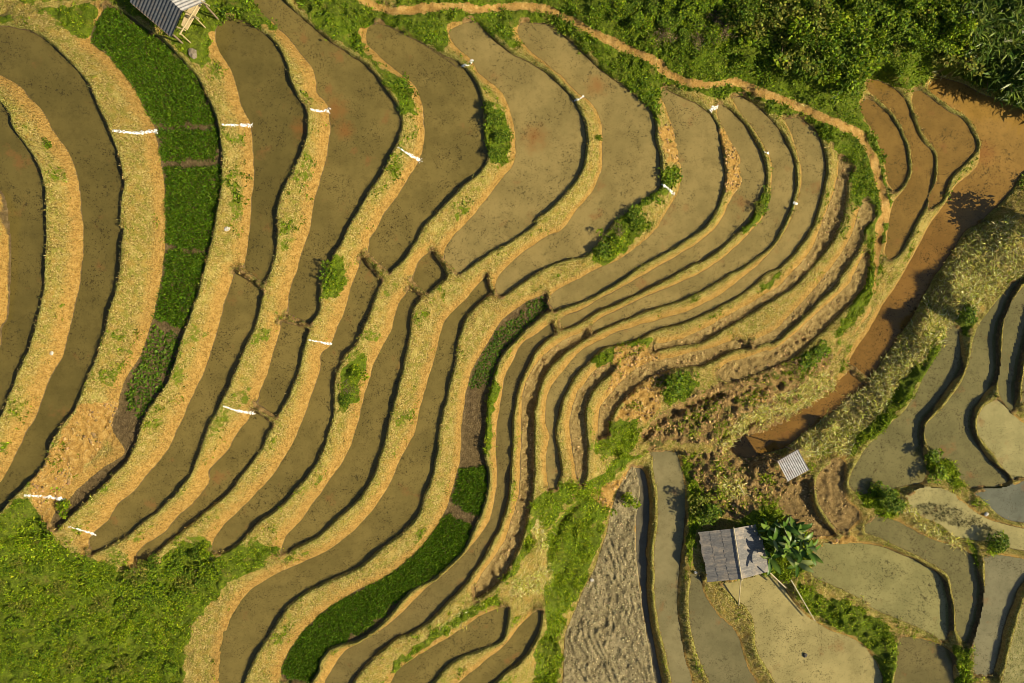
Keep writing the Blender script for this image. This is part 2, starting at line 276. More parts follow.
# survey position of every cell
PX = 512 + GX * F / (HC - Z); PY = 341.5 - GY_ * F / (HC - Z)
def blur(m, n):
    m = m.astype(float)
    for _ in range(n):
        q = np.pad(m, 1, mode='edge')
        m = (q[:-2, 1:-1] + q[2:, 1:-1] + q[1:-1, :-2] + q[1:-1, 2:] + 2 * m) / 6
    return m
SW, SH, SO = 1300, 960, 138
def region(polys, soft=4):
    img = np.zeros((SH, SW), bool)
    for s in polys:
        img |= fill(np.array(T(s)), SW, SH, -SO, -SO, 1.0)
    b = blur(img, soft)
    iy = np.clip((PY + SO + WARPY).astype(int), 0, SH - 1); ix = np.clip((PX + SO + WARPX).astype(int), 0, SW - 1)
    return b[iy, ix]
WARPX = 9 * (vnoise(1.0, 201, oct=3) - .5) + 5 * (vnoise(.4, 203) - .5); WARPY = 9 * (vnoise(1.0, 205, oct=3) - .5) + 5 * (vnoise(.4, 207) - .5)
green = region([
 'A2 -300,200 0,188 40,133 80,130 108,160 112,188 158,216 165,255 220,300 270,312 330,330 370,365 440,345 520,285 610,250 640,300 690,290 772,255 B2 150,258 245,290 180,335 100,375 30,440 -40,510 -60,683 -60,1000 -900,1000 -900,200',
 'A0 0,0 120,0 200,0 320,0 400,40 480,90 560,180 600,190 625,100 680,50 730,80 772,100 A0 772,-300 0,-300', 'A0 120,20 300,20 280,60 250,115 200,90 150,60', 'A0 0,40 50,50 0,70',
 'B0 140,0 200,50 230,90 200,90 120,45 60,40 0,0', 'B0 0,100 40,70 20,140 30,180 0,200',
 'B0 275,0 320,50 390,100 450,145 510,190 545,240 580,280 610,340 640,340 640,300 600,235 540,200 490,160 470,110 480,80 520,70 570,70 640,100 700,140 730,150 735,90 720,50 600,20 480,0 480,-300 275,-300',
 'C0 0,50 0,95 70,125 130,150 140,140 130,90 150,70 200,55 260,90 320,145 340,150 330,100 350,65 420,65 480,90 560,160 640,220 720,290 772,350 772,-300 -100,-300',
 'D0 0,0 0,210 60,245 140,320 178,370 165,280 190,250 270,270 330,290 390,270 440,285 540,330 620,350 660,420 690,420 740,460 745,560 772,600 772,-300 0,-300',
 'E0 0,-300 1200,-300 1200,380 772,320 700,290 600,235 500,215 480,250 430,260 340,235 300,240 280,290 300,360 340,440 355,520 370,570 375,600 350,683 330,683 325,600 260,610 250,560 250,480 200,430 170,400 150,370 0,330',
 'E1 300,0 370,0 355,60 345,130 335,200 290,270 240,345 200,345 240,280 290,200 305,130 300,80', 'E1 50,425 190,365 195,420 110,480 60,465',
 'E1 540,335 480,400 400,480 340,580 270,640 250,700 330,650 400,570 480,460 530,380', 'E1 560,300 600,340 640,260 600,240',
 'C2 650,0 725,0 640,60 590,130 625,170 605,240 565,320 545,400 485,480 478,560 468,683 465,900 395,900 395,683 400,600 430,520 425,430 440,350 430,250 470,190 540,110 600,50',
 'C2 400,140 470,85 520,88 530,110 470,180 430,230 400,190 380,290 330,370 300,400 330,330 370,240', 'C2 300,440 180,500 60,590 -30,650 -30,625 60,560 180,470 290,410',
 'C1 620,590 700,600 720,640 690,683 590,700 590,650', 'C1 255,500 272,430 300,480 270,600 265,700 248,690 250,590',
 'D2 250,0 310,0 300,60 290,150 280,280 265,340 255,280 262,150 255,80', 'D2 300,130 330,170 300,230 290,200',
 'E2 100,375 180,425 260,450 330,490 370,510 395,560 385,700 355,700 340,620 300,570 200,510 130,470 90,400', 'E2 560,565 618,580 612,700 568,700', 'E2 370,495 520,575 440,540',
 'E2 480,0 555,10 600,100 560,90 490,60', 'E2 270,110 350,90 420,150 350,190 290,150', 'E2 590,240 640,300 640,390 610,280', 'E2 660,240 720,250 720,290 660,300',
 'B1 400,95 432,110 432,180 400,230 362,238 370,180', 'B1 475,400 492,410 470,520 430,570 405,575 425,450', 'C0 256,318 305,320 332,400 305,488 272,480 254,400',
 'C1 565,100 640,20 720,-10 750,20 650,105 600,133 565,120', 'E2 -70,180 60,170 140,220 150,330 60,380 -40,350', 'D1 460,205 545,150 520,190 480,210', 'D1 -20,415 80,372 150,350 140,385 60,425 -10,435', 'D1 540,440 640,370 690,370 670,430 580,480 540,470',
 'D1 160,470 230,455 290,480 260,530 200,545 170,510', 'C1 570,395 740,345 740,370 650,420 580,425', 'D1 250,570 330,520 350,560 290,620 240,640', 'D1 400,520 470,500 500,540 430,570', 'D1 330,610 390,580 380,640 340,660', 'D1 440,470 560,455 660,440 640,470 500,495', 'D1 520,540 600,510 590,540 540,560', 'D2 300,110 360,100 400,180 330,190', 'D2 460,120 530,150 480,190', 'D2 330,20 420,40 400,90 330,70', 'D2 450,60 520,70 500,110',
 'D0 200,490 235,500 210,560 150,600 60,683 20,683 90,600 150,570', 'D0 470,590 500,560 480,640 430,683 410,683',
], 4)
straw = region(['E1 640,20 700,0 800,20 800,150 720,180 640,260 600,320 560,310 510,370 470,440 420,530 360,600 300,650 260,690 40,700 130,632 240,545 310,485 350,435 420,335 480,235 560,115 620,45',
 'D1 560,500 690,450 700,500 600,560 480,605 400,640 360,683 330,660 420,590', 'D2 330,90 420,80 440,130 360,150', 'D0 240,125 360,155 460,195 560,255 640,310 600,310 480,225 340,175 250,145', 'D0 640,170 772,170 772,260 720,260',
 'E0 240,190 330,185 330,240 280,240 250,270', 'E0 350,225 480,180 560,215 480,235', 'C2 395,190 440,190 430,270 400,290', 'C2 330,380 450,330 440,400 330,430', 'C1 400,680 400,690', 'C2 120,500 250,430 290,440 90,560 40,600', 'E2 420,170 560,250 600,290 540,270 440,215', 'E2 280,430 350,470 280,450'], 3)
bare = region(['D1 40,370 130,370 200,410 210,470 160,520 60,540 20,510', 'C1 640,590 700,500 772,500 772,560 720,600', 'A1 230,550 350,540 370,560 300,683 140,700', 'A2 60,-10 300,-10 180,120 140,215 100,150 90,100',
 'D0 170,370 210,370 240,440 235,480 205,480', 'D0 355,385 395,400 425,470 420,550 395,585 370,560', 'D1 250,550 480,500 600,480 600,500 400,570 260,620', 'C2 560,110 640,90 690,40 700,60 640,120 640,170 600,160', 'E2 60,100 130,80 150,250 250,240 270,260 60,260'], 3)
rubble = region(['F4 0,690 60,560 200,470 300,420 480,330 869,215 900,330 640,400 700,470 600,570 540,700', 'E1 60,420 200,380 200,430 100,500 0,560 0,480', 'D1 350,560 600,520 690,440 700,500 560,600 400,683 330,683',
 'D2 140,0 160,20 190,-30 150,-40', 'D2 250,0 560,0 560,110 480,160 400,200 320,180 290,100', 'E2 40,70 140,70 150,110 60,150'], 3)
# footpath
path_line = np.array(smooth(T('B0 440,-60 480,0 580,32 700,20 C0 0,30 100,22 170,18 240,28 330,18 420,25 500,55 570,95 640,130 700,155 772,190 D0 180,205 260,245 330,252 400,245 480,275 560,305 640,340 700,365 772,400 E0 290,410 320,460 335,520 355,590 362,650 E1 345,0 335,130'), 4))
trail = np.array(smooth(T('E1 335,130 320,250 280,320 230,380 200,430'), 4))
def pxdist(line):
    img = np.full((SH, SW), 30.0)
    yy, xx = np.mgrid[0:SH, 0:SW]
    for (ax, ay), (bx, by) in zip(line[:-1], line[1:]):
        i0, i1 = int(min(ax, bx) + SO - 14), int(max(ax, bx) + SO + 15); j0, j1 = int(min(ay, by) + SO - 14), int(max(ay, by) + SO + 15)
        i0, j0 = max(i0, 0), max(j0, 0)
        gx = xx[j0:j1, i0:i1] - SO - ax; gy = yy[j0:j1, i0:i1] - SO - ay
        t = np.clip((gx * (bx - ax) + gy * (by - ay)) / ((bx - ax) ** 2 + (by - ay) ** 2 + 1e-9), 0, 1)
        img[j0:j1, i0:i1] = np.minimum(img[j0:j1, i0:i1], np.hypot(gx - t * (bx - ax), gy - t * (by - ay)))
    fx = np.clip(PX + SO, 0, SW - 2); fy = np.clip(PY + SO, 0, SH - 2); ix = fx.astype(int); iy = fy.astype(int); ux = fx - ix; uy = fy - iy
    return (img[iy, ix] * (1 - ux) + img[iy, ix + 1] * ux) * (1 - uy) + (img[iy + 1, ix] * (1 - ux) + img[iy + 1, ix + 1] * ux) * uy
dpath = np.minimum(pxdist(path_line), pxdist(trail) + 3)
pathw = 3.0 + 3.0 * (n_a - .5) + 2.4 * (n_b - .5)
onpath = out & (dpath < pathw)
Z -= np.where(out, .12 * np.clip(1 - dpath / 7, 0, 1), 0)
bg_ = np.clip((vnoise(1.5, 141, oct=3) - .57) * 3.5, 0, .52) * np.clip((dall - .12) / .2, 0, 1) * np.clip((toeD - .2) / .3, 0, 1)
green = np.maximum(green, np.where(out, bg_, 0))
green = np.where(dpath < pathw + 1, 0, green)
for line_, dep, wd_ in (('F4 0,690 130,560 280,480 420,425 500,405', .45, 5.0), ('F4 480,408 600,385 869,348', .16, 4.0), ('F4 500,700 560,650 640,605 740,560 869,505', .35, 3.5), ('C2 640,85 560,125 500,180 455,255 440,330', .3, 4.0), ('A2 0,260 60,240 130,240', .3, 4.0), ('A2 360,340 362,420', .4, 5)):
    Z -= np.where(out, dep * np.clip(1 - (pxdist(np.array(smooth(T(line_), 4))) / wd_) ** 2, 0, 1), 0)
tus = np.abs(vnoise(.75, 61, oct=3) - .5) * 2
Z += np.where(out, green * np.clip(dall / .5, 0, 1) * .42 * (.35 - tus), 0)
# clods on drained terraces, furrows on the ploughed field
cl = np.abs(vnoise(.55, 71, oct=2) - .5) * 2; cl2 = vnoise(.3, 75)
warp = vnoise(2.2, 81, oct=2)
for i, p in enumerate(PD):
    ins = pid == i
    edge = np.clip(p['d'] / .35, 0, 1)
    if p['kind'] == 'mud':
        Z += np.where(ins, edge * (.20 * (cl - .3) + .14 * (cl2 - .5)), 0)
    if p['kind'] == 'till' and p['crest'] == 'N':
        ph = (GX + .30 * GY_ + warp * 2.4 + .5 * vnoise(.8, 83)) / .60
        fur = 1 - 2 * np.abs((ph % 1) - .5); fur = np.clip(fur * 1.6 - .6, 0, 1)
        keep_ = np.clip((vnoise(.9, 85, oct=2) - .34) * 5, 0, 1)
        Z += np.where(ins, edge * (.12 * fur * keep_ + .13 * (cl2 - .5) + .12 * (vnoise(.45, 87) - .5)), 0)
    if p['kind'] == 'till' and p['crest'] == 'L':
        Z += np.where(ins, .06 * (n_b - .5), 0)
bs = blur(bare > .5, 2)
Z += np.where(out, bs * .34 * (cl - .35) + rubble * (.3 * (cl - .35) + .2 * (n_b - .5)), 0)
# material weights
capW = np.zeros_like(Z)
for p in PD:
    k = (HC - p['L']) / F
    for e in (0, -1):
        a, b = p['left'][e], p['right'][e]
        q = np.array([[(c[0] - 512) * k, (341.5 - c[1]) * k] for c in (a, b)])
        if np.hypot(*(q[1] - q[0])) < 3.2: capW = np.maximum(capW, np.clip(1.3 - near(q, 1.0) / .38, 0, 1))
Z += np.where(out, np.clip(capW, 0, 1) * .22 * (n_f + n_b - 1.1), 0)
toeR = np.clip(1.15 - (PX - 330) / 420, .34, 1.15)
toeR = np.where((PX > 540) & (PX < 880) & (PY > 200) & (PY < 460) & (PY - 250 > (760 - PX) * .45), .8, toeR)
toeW = np.clip(1 - toeD / toeR, 0, 1) ** .7
orange = np.where(out, toeW, 0); 
orange = np.where(green > .5, orange * .5, orange)
crest = np.where(out, np.clip(1 - crD / .8, 0, 1), 0)
wet = np.where(pid >= 0, 1.0, np.clip(1 - dall / .10, 0, 1) * .7)
kindmud = np.isin(pid, [i for i, p in enumerate(PD) if p['kind'] in ('mud',)])
MA = np.stack([orange, np.where(out, green, 0), np.where(out, straw, 0), np.ones_like(Z)], -1)
MC = np.stack([np.where(out, np.maximum(rubble, .8 * capW), 0), np.clip((270 - PX) / 500 + .5, 0, 1), np.zeros_like(Z), np.ones_like(Z)], -1).astype(np.float32)
MA = MA.astype(np.float32)
MBt = np.stack([np.where(out, np.maximum(np.clip(1.6 - dpath / np.maximum(pathw, 1), 0, 1), bare), 0), wet, crest, np.ones_like(Z)], -1).astype(np.float32)

# ------------------------------------------------------------------ helpers for materials and meshes
def nodes_of(name):
    m = bpy.data.materials.new(name); m.use_nodes = True
    nt = m.node_tree; nt.nodes.clear()
    return m, nt
class N:
    def __init__(s, nt): s.nt = nt
    def n(s, t, ins=None, **kw):
        nd = s.nt.nodes.new(t)
        for k, v in kw.items(): setattr(nd, k, v)
        for k, v in (ins or {}).items():
            if isinstance(v, bpy.types.NodeSocket): s.nt.links.new(v, nd.inputs[k])
            else: nd.inputs[k].default_value = v
        return nd
    def noise(s, vec, scale, detail=4, rough=.6, w=0):
        return s.n('ShaderNodeTexNoise', {'Vector': vec, 'Scale': scale, 'Detail': detail, 'Roughness': rough}).outputs['Fac']
    def ramp(s, fac, stops):
        r = s.n('ShaderNodeValToRGB', {'Fac': fac}); e = r.color_ramp.elements
        while len(e) < len(stops): e.new(.5)
        for el, (p, c) in zip(e, stops):
            el.position = p; el.color = (*c, 1) if len(c) == 3 else c
        return r.outputs['Color']
    def math(s, op, a, b=0, c=0, clamp=False):
        return s.n('ShaderNodeMath', {0: a, 1: b, 2: c}, operation=op, use_clamp=clamp).outputs[0]
    def mix(s, f, a, b, bt='MIX'):
        m = s.n('ShaderNodeMix', data_type='RGBA', blend_type=bt)
        for k, v in ((0, f), (6, a), (7, b)):
            if isinstance(v, bpy.types.NodeSocket): s.nt.links.new(v, m.inputs[k])
            else: m.inputs[k].default_value = (*v, 1) if isinstance(v, tuple) and len(v) == 3 else v
        return m.outputs[2]
    def step(s, v, lo, hi):
        return s.n('ShaderNodeMapRange', {'Value': v, 'From Min': lo, 'From Max': hi}, interpolation_type='SMOOTHSTEP').outputs['Result']
    def out(s, sh):
        o = s.nt.nodes.new('ShaderNodeOutputMaterial'); s.nt.links.new(sh, o.inputs['Surface'])

def ground_mat(name='earth_and_grass'):
    m, nt = nodes_of(name); k = N(nt)
    pos = k.n('ShaderNodeNewGeometry').outputs['Position']
    a = k.n('ShaderNodeSeparateColor', {'Color': k.n('ShaderNodeAttribute', attribute_name='cover').outputs['Color']}).outputs
    b = k.n('ShaderNodeSeparateColor', {'Color': k.n('ShaderNodeAttribute', attribute_name='soil').outputs['Color']}).outputs
    n1 = k.noise(pos, .55, 5); n2 = k.noise(pos, 3.2, 6, .68); n3 = k.noise(pos, 9.0, 4, .7); n4 = k.noise(pos, 1.6, 5, .62)
    d = k.n('ShaderNodeSeparateColor', {'Color': k.n('ShaderNodeAttribute', attribute_name='rubble').outputs['Color']}).outputs
    n5 = k.noise(pos, .9, 4, .6)
    bank = k.ramp(n3, [(.34, (.12, .090, .022)), (.5, (.36, .270, .070)), (.66, (.64, .50, .19))])
    bank = k.mix(k.math('MULTIPLY', k.step(n2, .44, .60), .72), bank, (.195, .225, .018))
    bank = k.mix(k.math('MULTIPLY', k.step(n4, .48, .68), .65), bank, (.48, .29, .075))
    bank = k.mix(k.math('MULTIPLY', k.step(n5, .52, .70), .5), bank, (.58, .47, .14))
    orange = k.ramp(n2, [(.3, (.27, .150, .032)), (.5, (.47, .275, .068)), (.72, (.62, .41, .13))])
    orange = k.mix(k.math('MULTIPLY', k.step(n3, .5, .64), .55), orange, (.60, .40, .10))
    orange = k.mix(k.math('MULTIPLY', k.step(n3, .5, .36), .55), orange, (.20, .13, .028))
    green = k.ramp(n2, [(.3, (.05, .075, .005)), (.5, (.105, .165, .006)), (.7, (.20, .26, .012))])
    green = k.mix(k.math('MULTIPLY', k.step(n5, .58, .70), .6), green, (.22, .17, .04))
    strw = k.ramp(n3, [(.28, (.14, .10, .03)), (.5, (.40, .33, .10)), (.72, (.62, .55, .24))])
    path = k.ramp(n2, [(.3, (.30, .165, .038)), (.5, (.48, .285, .072)), (.72, (.62, .43, .15))])
    mud = k.ramp(n2, [(.3, (.09, .062, .028)), (.5, (.15, .105, .048)), (.72, (.24, .175, .09))])
    cr = k.ramp(n3, [(.34, (.12, .125, .02)), (.5, (.29, .285, .05)), (.66, (.56, .51, .18))])
    rub = k.ramp(n2, [(.3, (.14, .085, .03)), (.5, (.32, .205, .075)), (.7, (.50, .34, .14))])
    rub = k.mix(k.math('MULTIPLY', k.step(n4, .52, .62), .8), rub, (.10, .125, .02))
    def w(s, nz, lo=.38, hi=.62, g=.55):
        return k.step(k.math('ADD', s, k.math('MULTIPLY', k.math('SUBTRACT', nz, .5), g * 2)), lo, hi)
    c = k.mix(w(a[0], n2, .3, .8), bank, orange)
    c = k.mix(k.math('MULTIPLY', w(b[2], n3, .45, .75, .4), .75), c, cr)
    c = k.mix(w(a[2], n2), c, strw)
    c = k.mix(w(a[1], n2), c, green)
    c = k.mix(w(b[0], n2, .3, .6, .4), c, path)
    c = k.mix(w(d[0], n2, .35, .6, .4), c, rub)
    c = k.mix(w(b[1], n3, .4, .7, .3), c, mud)
    c = k.mix(k.math('MULTIPLY', k.step(n1, .35, .65), .25), c, k.mix(.5, c, (.30, .22, .07)))
    bm = k.n('ShaderNodeBump', {'Height': k.math('ADD', n3, k.math('MULTIPLY', n2, 1.5)), 'Strength': 1.0, 'Distance': .2})
    p = k.n('ShaderNodeBsdfPrincipled', {'Base Color': c, 'Roughness': .92, 'Normal': bm.outputs[0], 'Specular IOR Level': .15})
    k.out(p.outputs[0]); return m
def mud_mat(name, lo, mid, hi, scale=3.0):
    m, nt = nodes_of(name); k = N(nt)
    pos = k.n('ShaderNodeNewGeometry').outputs['Position']
    n2 = k.noise(pos, scale, 6, .68); n3 = k.noise(pos, 11, 4, .7); n1 = k.noise(pos, .5, 3)
    c = k.ramp(n2, [(.3, lo), (.5, mid), (.7, hi)])
    c = k.mix(k.math('MULTIPLY', k.step(n3, .5, .75), .6), c, hi)
    c = k.mix(k.math('MULTIPLY', k.step(n1, .45, .65), .5), c, lo)
    bm = k.n('ShaderNodeBump', {'Height': k.math('ADD', n3, n2), 'Strength': .9, 'Distance': .15})
    p = k.n('ShaderNodeBsdfPrincipled', {'Base Color': c, 'Roughness': .85, 'Normal': bm.outputs[0], 'Specular IOR Level': .2})
    k.out(p.outputs[0]); return m
def water_mat(gradient=False):
    m, nt = nodes_of('rusty_paddy_water' if gradient else 'silty_paddy_water'); k = N(nt)
    pos = k.n('ShaderNodeNewGeometry').outputs['Position']
    oi = k.n('ShaderNodeObjectInfo').outputs['Color']
    n1 = k.noise(pos, .33, 6, .62); n2 = k.noise(pos, 1.5, 5, .65); n3 = k.noise(pos, 5.5, 3, .6); n4 = k.noise(pos, .8, 4, .6)
    c = k.mix(k.step(n1, .36, .64), k.mix(1.0, oi, (.86, .87, .84), 'MULTIPLY'), k.mix(1.0, oi, (1.14, 1.13, 1.12), 'MULTIPLY'))
    c = k.mix(k.math('MULTIPLY', k.step(n2, .46, .70), .32), c, k.mix(1.0, oi, (.62, .60, .55), 'MULTIPLY'))
    al = k.n('ShaderNodeObjectInfo').outputs['Alpha']
    nf = k.noise(pos, 8.5, 3, .65); ng = k.noise(pos, 3.6, 5, .7); nr = k.noise(pos, .55, 4, .6)
    ga = k.math('ADD', k.math('MULTIPLY', k.step(k.noise(pos, .38, 4, .6), .42, .58), .75), .25)
    al = k.math('MULTIPLY', al, ga)
    c = k.mix(k.math('MULTIPLY', k.math('MULTIPLY', k.step(ng, .53, .66), k.step(n4, .40, .60)), k.math('MULTIPLY', al, .9)), c, (.050, .042, .015))
    c = k.mix(k.math('MULTIPLY', k.math('MULTIPLY', k.step(nf, .54, .63), k.step(n2, .38, .56)), k.math('MULTIPLY', al, .9)), c, (.045, .034, .012))
    c = k.mix(k.math('MULTIPLY', k.step(nr, .60, .74), .45), c, (.24, .105, .035))
    c = k.mix(k.math('MULTIPLY', k.step(n3, .56, .75), .25), c, k.mix(1.0, oi, (1.35, 1.3, 1.3), 'MULTIPLY'))
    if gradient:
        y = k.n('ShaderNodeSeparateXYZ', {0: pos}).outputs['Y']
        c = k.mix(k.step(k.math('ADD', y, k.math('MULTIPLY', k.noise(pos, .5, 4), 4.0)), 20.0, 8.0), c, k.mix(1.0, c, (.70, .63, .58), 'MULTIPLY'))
    c = _rust(k, pos, c)
    bm = k.n('ShaderNodeBump', {'Height': k.noise(pos, 7, 2), 'Strength': .05, 'Distance': .02})
    p = k.n('ShaderNodeBsdfPrincipled', {'Base Color': c, 'Roughness': .06, 'IOR': 1.38, 'Normal': bm.outputs[0]})
    k.out(p.outputs[0]); return m
def _rust(k, pos, c):
    for (a, b, z, r) in ((336, 110, 8.0, 1.5), (345, 130, 8.0, 1.1), (535, 138, 6.3, 1.6), (597, 86, 5.5, 1.3), (985, 153, 1.0, 1.7), (300, 128, 9, 1.0), (243, 128, 9, 1.0)):
        dd = k.n('ShaderNodeVectorMath', {0: pos, 1: W(a, b, z)}, operation='DISTANCE').outputs['Value']
        nz = k.noise(pos, 1.8, 4, .65)
        f = k.step(k.math('ADD', dd, k.math('MULTIPLY', nz, r * 1.2)), r * 1.5, r * .5)
        c = k.mix(k.math('MULTIPLY', f, .6), c, (.235, .095, .025))
    return c
def leaf_mat(name, rough=.55, trans=.22):
    m, nt = nodes_of(name); k = N(nt)
    c = k.n('ShaderNodeAttribute', attribute_name='tint').outputs['Color']
    p = k.n('ShaderNodeBsdfPrincipled', {'Base Color': c, 'Roughness': rough, 'Specular IOR Level': .12 if rough > .5 else .2})
    t = k.n('ShaderNodeBsdfTranslucent', {'Color': c})
    mx = k.n('ShaderNodeMixShader', {0: trans, 1: p.outputs[0], 2: t.outputs[0]})
    k.out(mx.outputs[0]); return m
def simple_mat(name, lo, hi, scale=6, rough=.7, stretch=(1, 1, 1), bump=.3, metal=0, coord='Object', worn=None):
    m, nt = nodes_of(name); k = N(nt)
    pos = k.n('ShaderNodeTexCoord').outputs[coord]
    v = k.n('ShaderNodeVectorMath', {0: pos, 1: stretch}, operation='MULTIPLY').outputs[0]
    n = k.noise(v, scale, 6, .65)
    c = k.ramp(n, [(.3, lo), (.7, hi)])
    if worn:
        c = k.mix(k.math('MULTIPLY', k.step(k.noise(pos, 1.3, 5, .7), .48, .66), .7), c, worn)
    bm = k.n('ShaderNodeBump', {'Height': n, 'Strength': bump, 'Distance': .03})
    p = k.n('ShaderNodeBsdfPrincipled', {'Base Color': c, 'Roughness': rough, 'Metallic': metal, 'Normal': bm.outputs[0]})
    k.out(p.outputs[0]); return m

def link(o, parent=None):
    COL.objects.link(o)
    if parent is not None: o.parent = parent
    return o
def tag(o, label=None, cat=None, group=None, kind=None):
    if label: o['label'] = label
    if cat: o['category'] = cat
    if group: o['group'] = group
    if kind: o['kind'] = kind
    return o
def empty(name, loc, rz=0):
    o = bpy.data.objects.new(name, None); o.empty_display_size = .2
    o.location = loc; o.rotation_euler = (0, 0, rz); return link(o)
def np_mesh(name, V, Q, mats, attrs=None, smooth_=False):
    """V (n,3), Q (m,4) or (m,3) numpy -> mesh"""
    me = bpy.data.meshes.new(name)
    V = np.ascontiguousarray(V, np.float32); Q = np.ascontiguousarray(Q, np.int32); k = Q.shape[1]
    me.vertices.add(len(V)); me.vertices.foreach_set('co', V.ravel())
    me.loops.add(Q.size); me.loops.foreach_set('vertex_index', Q.ravel())
    me.polygons.add(len(Q)); me.polygons.foreach_set('loop_start', np.arange(0, Q.size, k, dtype=np.int32))
    if smooth_: me.polygons.foreach_set('use_smooth', np.ones(len(Q), bool))
    me.update(calc_edges=True)
    for an, c in (attrs or {}).items():
        at = me.color_attributes.new(an, 'FLOAT_COLOR', 'POINT'); at.data.foreach_set('color', np.ascontiguousarray(c, np.float32).ravel())
    me.materials.append(mats)
    return me
def py_mesh(name, V, Fc, mat, smooth_=False):
    me = bpy.data.meshes.new(name); me.from_pydata([tuple(v) for v in V], [], Fc); me.materials.append(mat)
    if smooth_:
        for p in me.polygons: p.use_smooth = True
    me.update(); return me
def obj(name, me, parent=None, loc=None):
    o = bpy.data.objects.new(name, me)
    if loc is not None: o.location = loc
    return link(o, parent)
class MB:
    def __init__(s): s.v, s.f = [], []
    def add(s, V, Fc):
        b = len(s.v); s.v += [tuple(map(float, v)) for v in V]; s.f += [tuple(b + i for i in q) for q in Fc]; return s
    def tube(s, pts, r0, r1=None, n=7):
        pts = [np.array(p, float) for p in pts]; r1 = r0 if r1 is None else r1
        V, Fc = [], []
        for i, p in enumerate(pts):
            d = pts[min(i + 1, len(pts) - 1)] - pts[max(i - 1, 0)]; d /= np.linalg.norm(d) + 1e-9
            u = np.cross(d, (0, 0, 1) if abs(d[2]) < .9 else (1, 0, 0)); u /= np.linalg.norm(u); w = np.cross(d, u)
            r = r0 + (r1 - r0) * i / max(1, len(pts) - 1)
            for k in range(n):
                a = 2 * math.pi * k / n; V.append(p + r * (math.cos(a) * u + math.sin(a) * w))
        for i in range(len(pts) - 1):
            for k in range(n):
                Fc.append((i * n + k, i * n + (k + 1) % n, (i + 1) * n + (k + 1) % n, (i + 1) * n + k))
        Fc.append(tuple(range(n))[::-1]); Fc.append(tuple(range((len(pts) - 1) * n, len(pts) * n)))
        return s.add(V, Fc)
    def slab(s, a, b, c, d, t):
        """a panel with corners a,b,c,d (top face) and thickness t downwards along its normal"""
        P = [np.array(q, float) for q in (a, b, c, d)]
        n = np.cross(P[1] - P[0], P[3] - P[0]); n /= np.linalg.norm(n)
        if n[2] < 0: n = -n
        V = P + [q - n * t for q in P]
        return s.add(V, [(0, 1, 2, 3), (7, 6, 5, 4), (0, 4, 5, 1), (1, 5, 6, 2), (2, 6, 7, 3), (3, 7, 4, 0)])
    def build(s, name, mat, parent=None, loc=None, smooth_=False):
        o = np.array(loc if loc is not None else (0, 0, 0))
        return obj(name, py_mesh(name, [np.array(v) - o for v in s.v], s.f, mat, smooth_), parent)
def hz(x, y):
    i = int(round((x - X0) / G)); j = int(round((y - Y0) / G))
    return float(Z[min(max(j, 0), NY - 1), min(max(i, 0), NX - 1)])
def at(px, py, dz=0):
    """survey position -> point on the ground"""
    z = 4.0
    for _ in range(25):
        x, y, _z = W(px, py, z); z = .5 * z + .5 * hz(x, y)
    x, y, _z = W(px, py, z)
    return (x, y, hz(x, y) + dz)

# ------------------------------------------------------------------ the ground sheets
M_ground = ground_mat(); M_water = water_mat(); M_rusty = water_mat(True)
M_mud = mud_mat('drained_mud', (.19, .130, .044), (.33, .235, .082), (.50, .375, .15))
M_red = mud_mat('red_mud', (.13, .085, .03), (.24, .16, .055), (.36, .25, .10))
M_till = mud_mat('ploughed_grey_earth', (.16, .13, .062), (.29, .24, .125), (.45, .38, .21), 2.2)
M_shoot = mud_mat('shoot_field', (.20, .19, .06), (.33, .30, .115), (.42, .38, .17), 2.0)
M_path = mud_mat('trodden_red_earth', (.28, .15, .035), (.46, .275, .072), (.64, .44, .16), 2.0)
pad = 26
ex = np.cumsum(.6 * 1.17 ** np.arange(pad))
xa = np.concatenate([X0 - ex[::-1], xs, xs[-1] + ex]); ya = np.concatenate([Y0 - ex[::-1], ys, ys[-1] + ex])
ZA = np.pad(Z, pad, mode='edge')
GXa, GYa = np.meshgrid(xa, ya)
V = np.stack([GXa.ravel(), GYa.ravel(), ZA.ravel()], 1)
A1 = np.pad(MA, ((pad, pad), (pad, pad), (0, 0)), mode='edge'); A2 = np.pad(MBt, ((pad, pad), (pad, pad), (0, 0)), mode='edge')
A3 = np.pad(MC, ((pad, pad), (pad, pad), (0, 0)), mode='edge').reshape(-1, 4)
A1 = A1.reshape(-1, 4); A2 = A2.reshape(-1, 4)
cls = np.full((NY, NX), -1)
cls[onpath] = 1000
for i, p in enumerate(PD):
    if p['kind'] in ('mud', 'till'): cls[pid == i] = i
CA = np.pad(cls, pad, constant_values=-1)
na, ma = ZA.shape
idx = np.arange(na * ma).reshape(na, ma)
Q = np.stack([idx[:-1, :-1], idx[:-1, 1:], idx[1:, 1:], idx[1:, :-1]], -1).reshape(-1, 4)
qc = CA[:-1, :-1].reshape(-1)
def sheet(name, sel, mat, label, cat):
    q = Q[sel]; u, inv = np.unique(q, return_inverse=True)
    me = np_mesh(name, V[u], inv.reshape(-1, 4), mat, {'cover': A1[u], 'soil': A2[u], 'rubble': A3[u]}, True)
    return tag(obj(name, me), label, cat, kind='structure')
sheet('ground', qc == -1, M_ground, 'terraced hillside of ochre earth banks and grass', 'ground')
sheet('path', qc == 1000, M_path, 'winding red earth footpath above the heads of the pools', 'path')
for i, p in enumerate(PD):
    if p['kind'] == 'mud':
        sheet('mud_terrace', qc == i, M_red if p['crest'] == 'L' else M_mud, p['label'], 'mud terrace')
    elif p['kind'] == 'till':
        sheet('field', qc == i, M_till if p['crest'] == 'N' else M_shoot, p['label'], 'field')
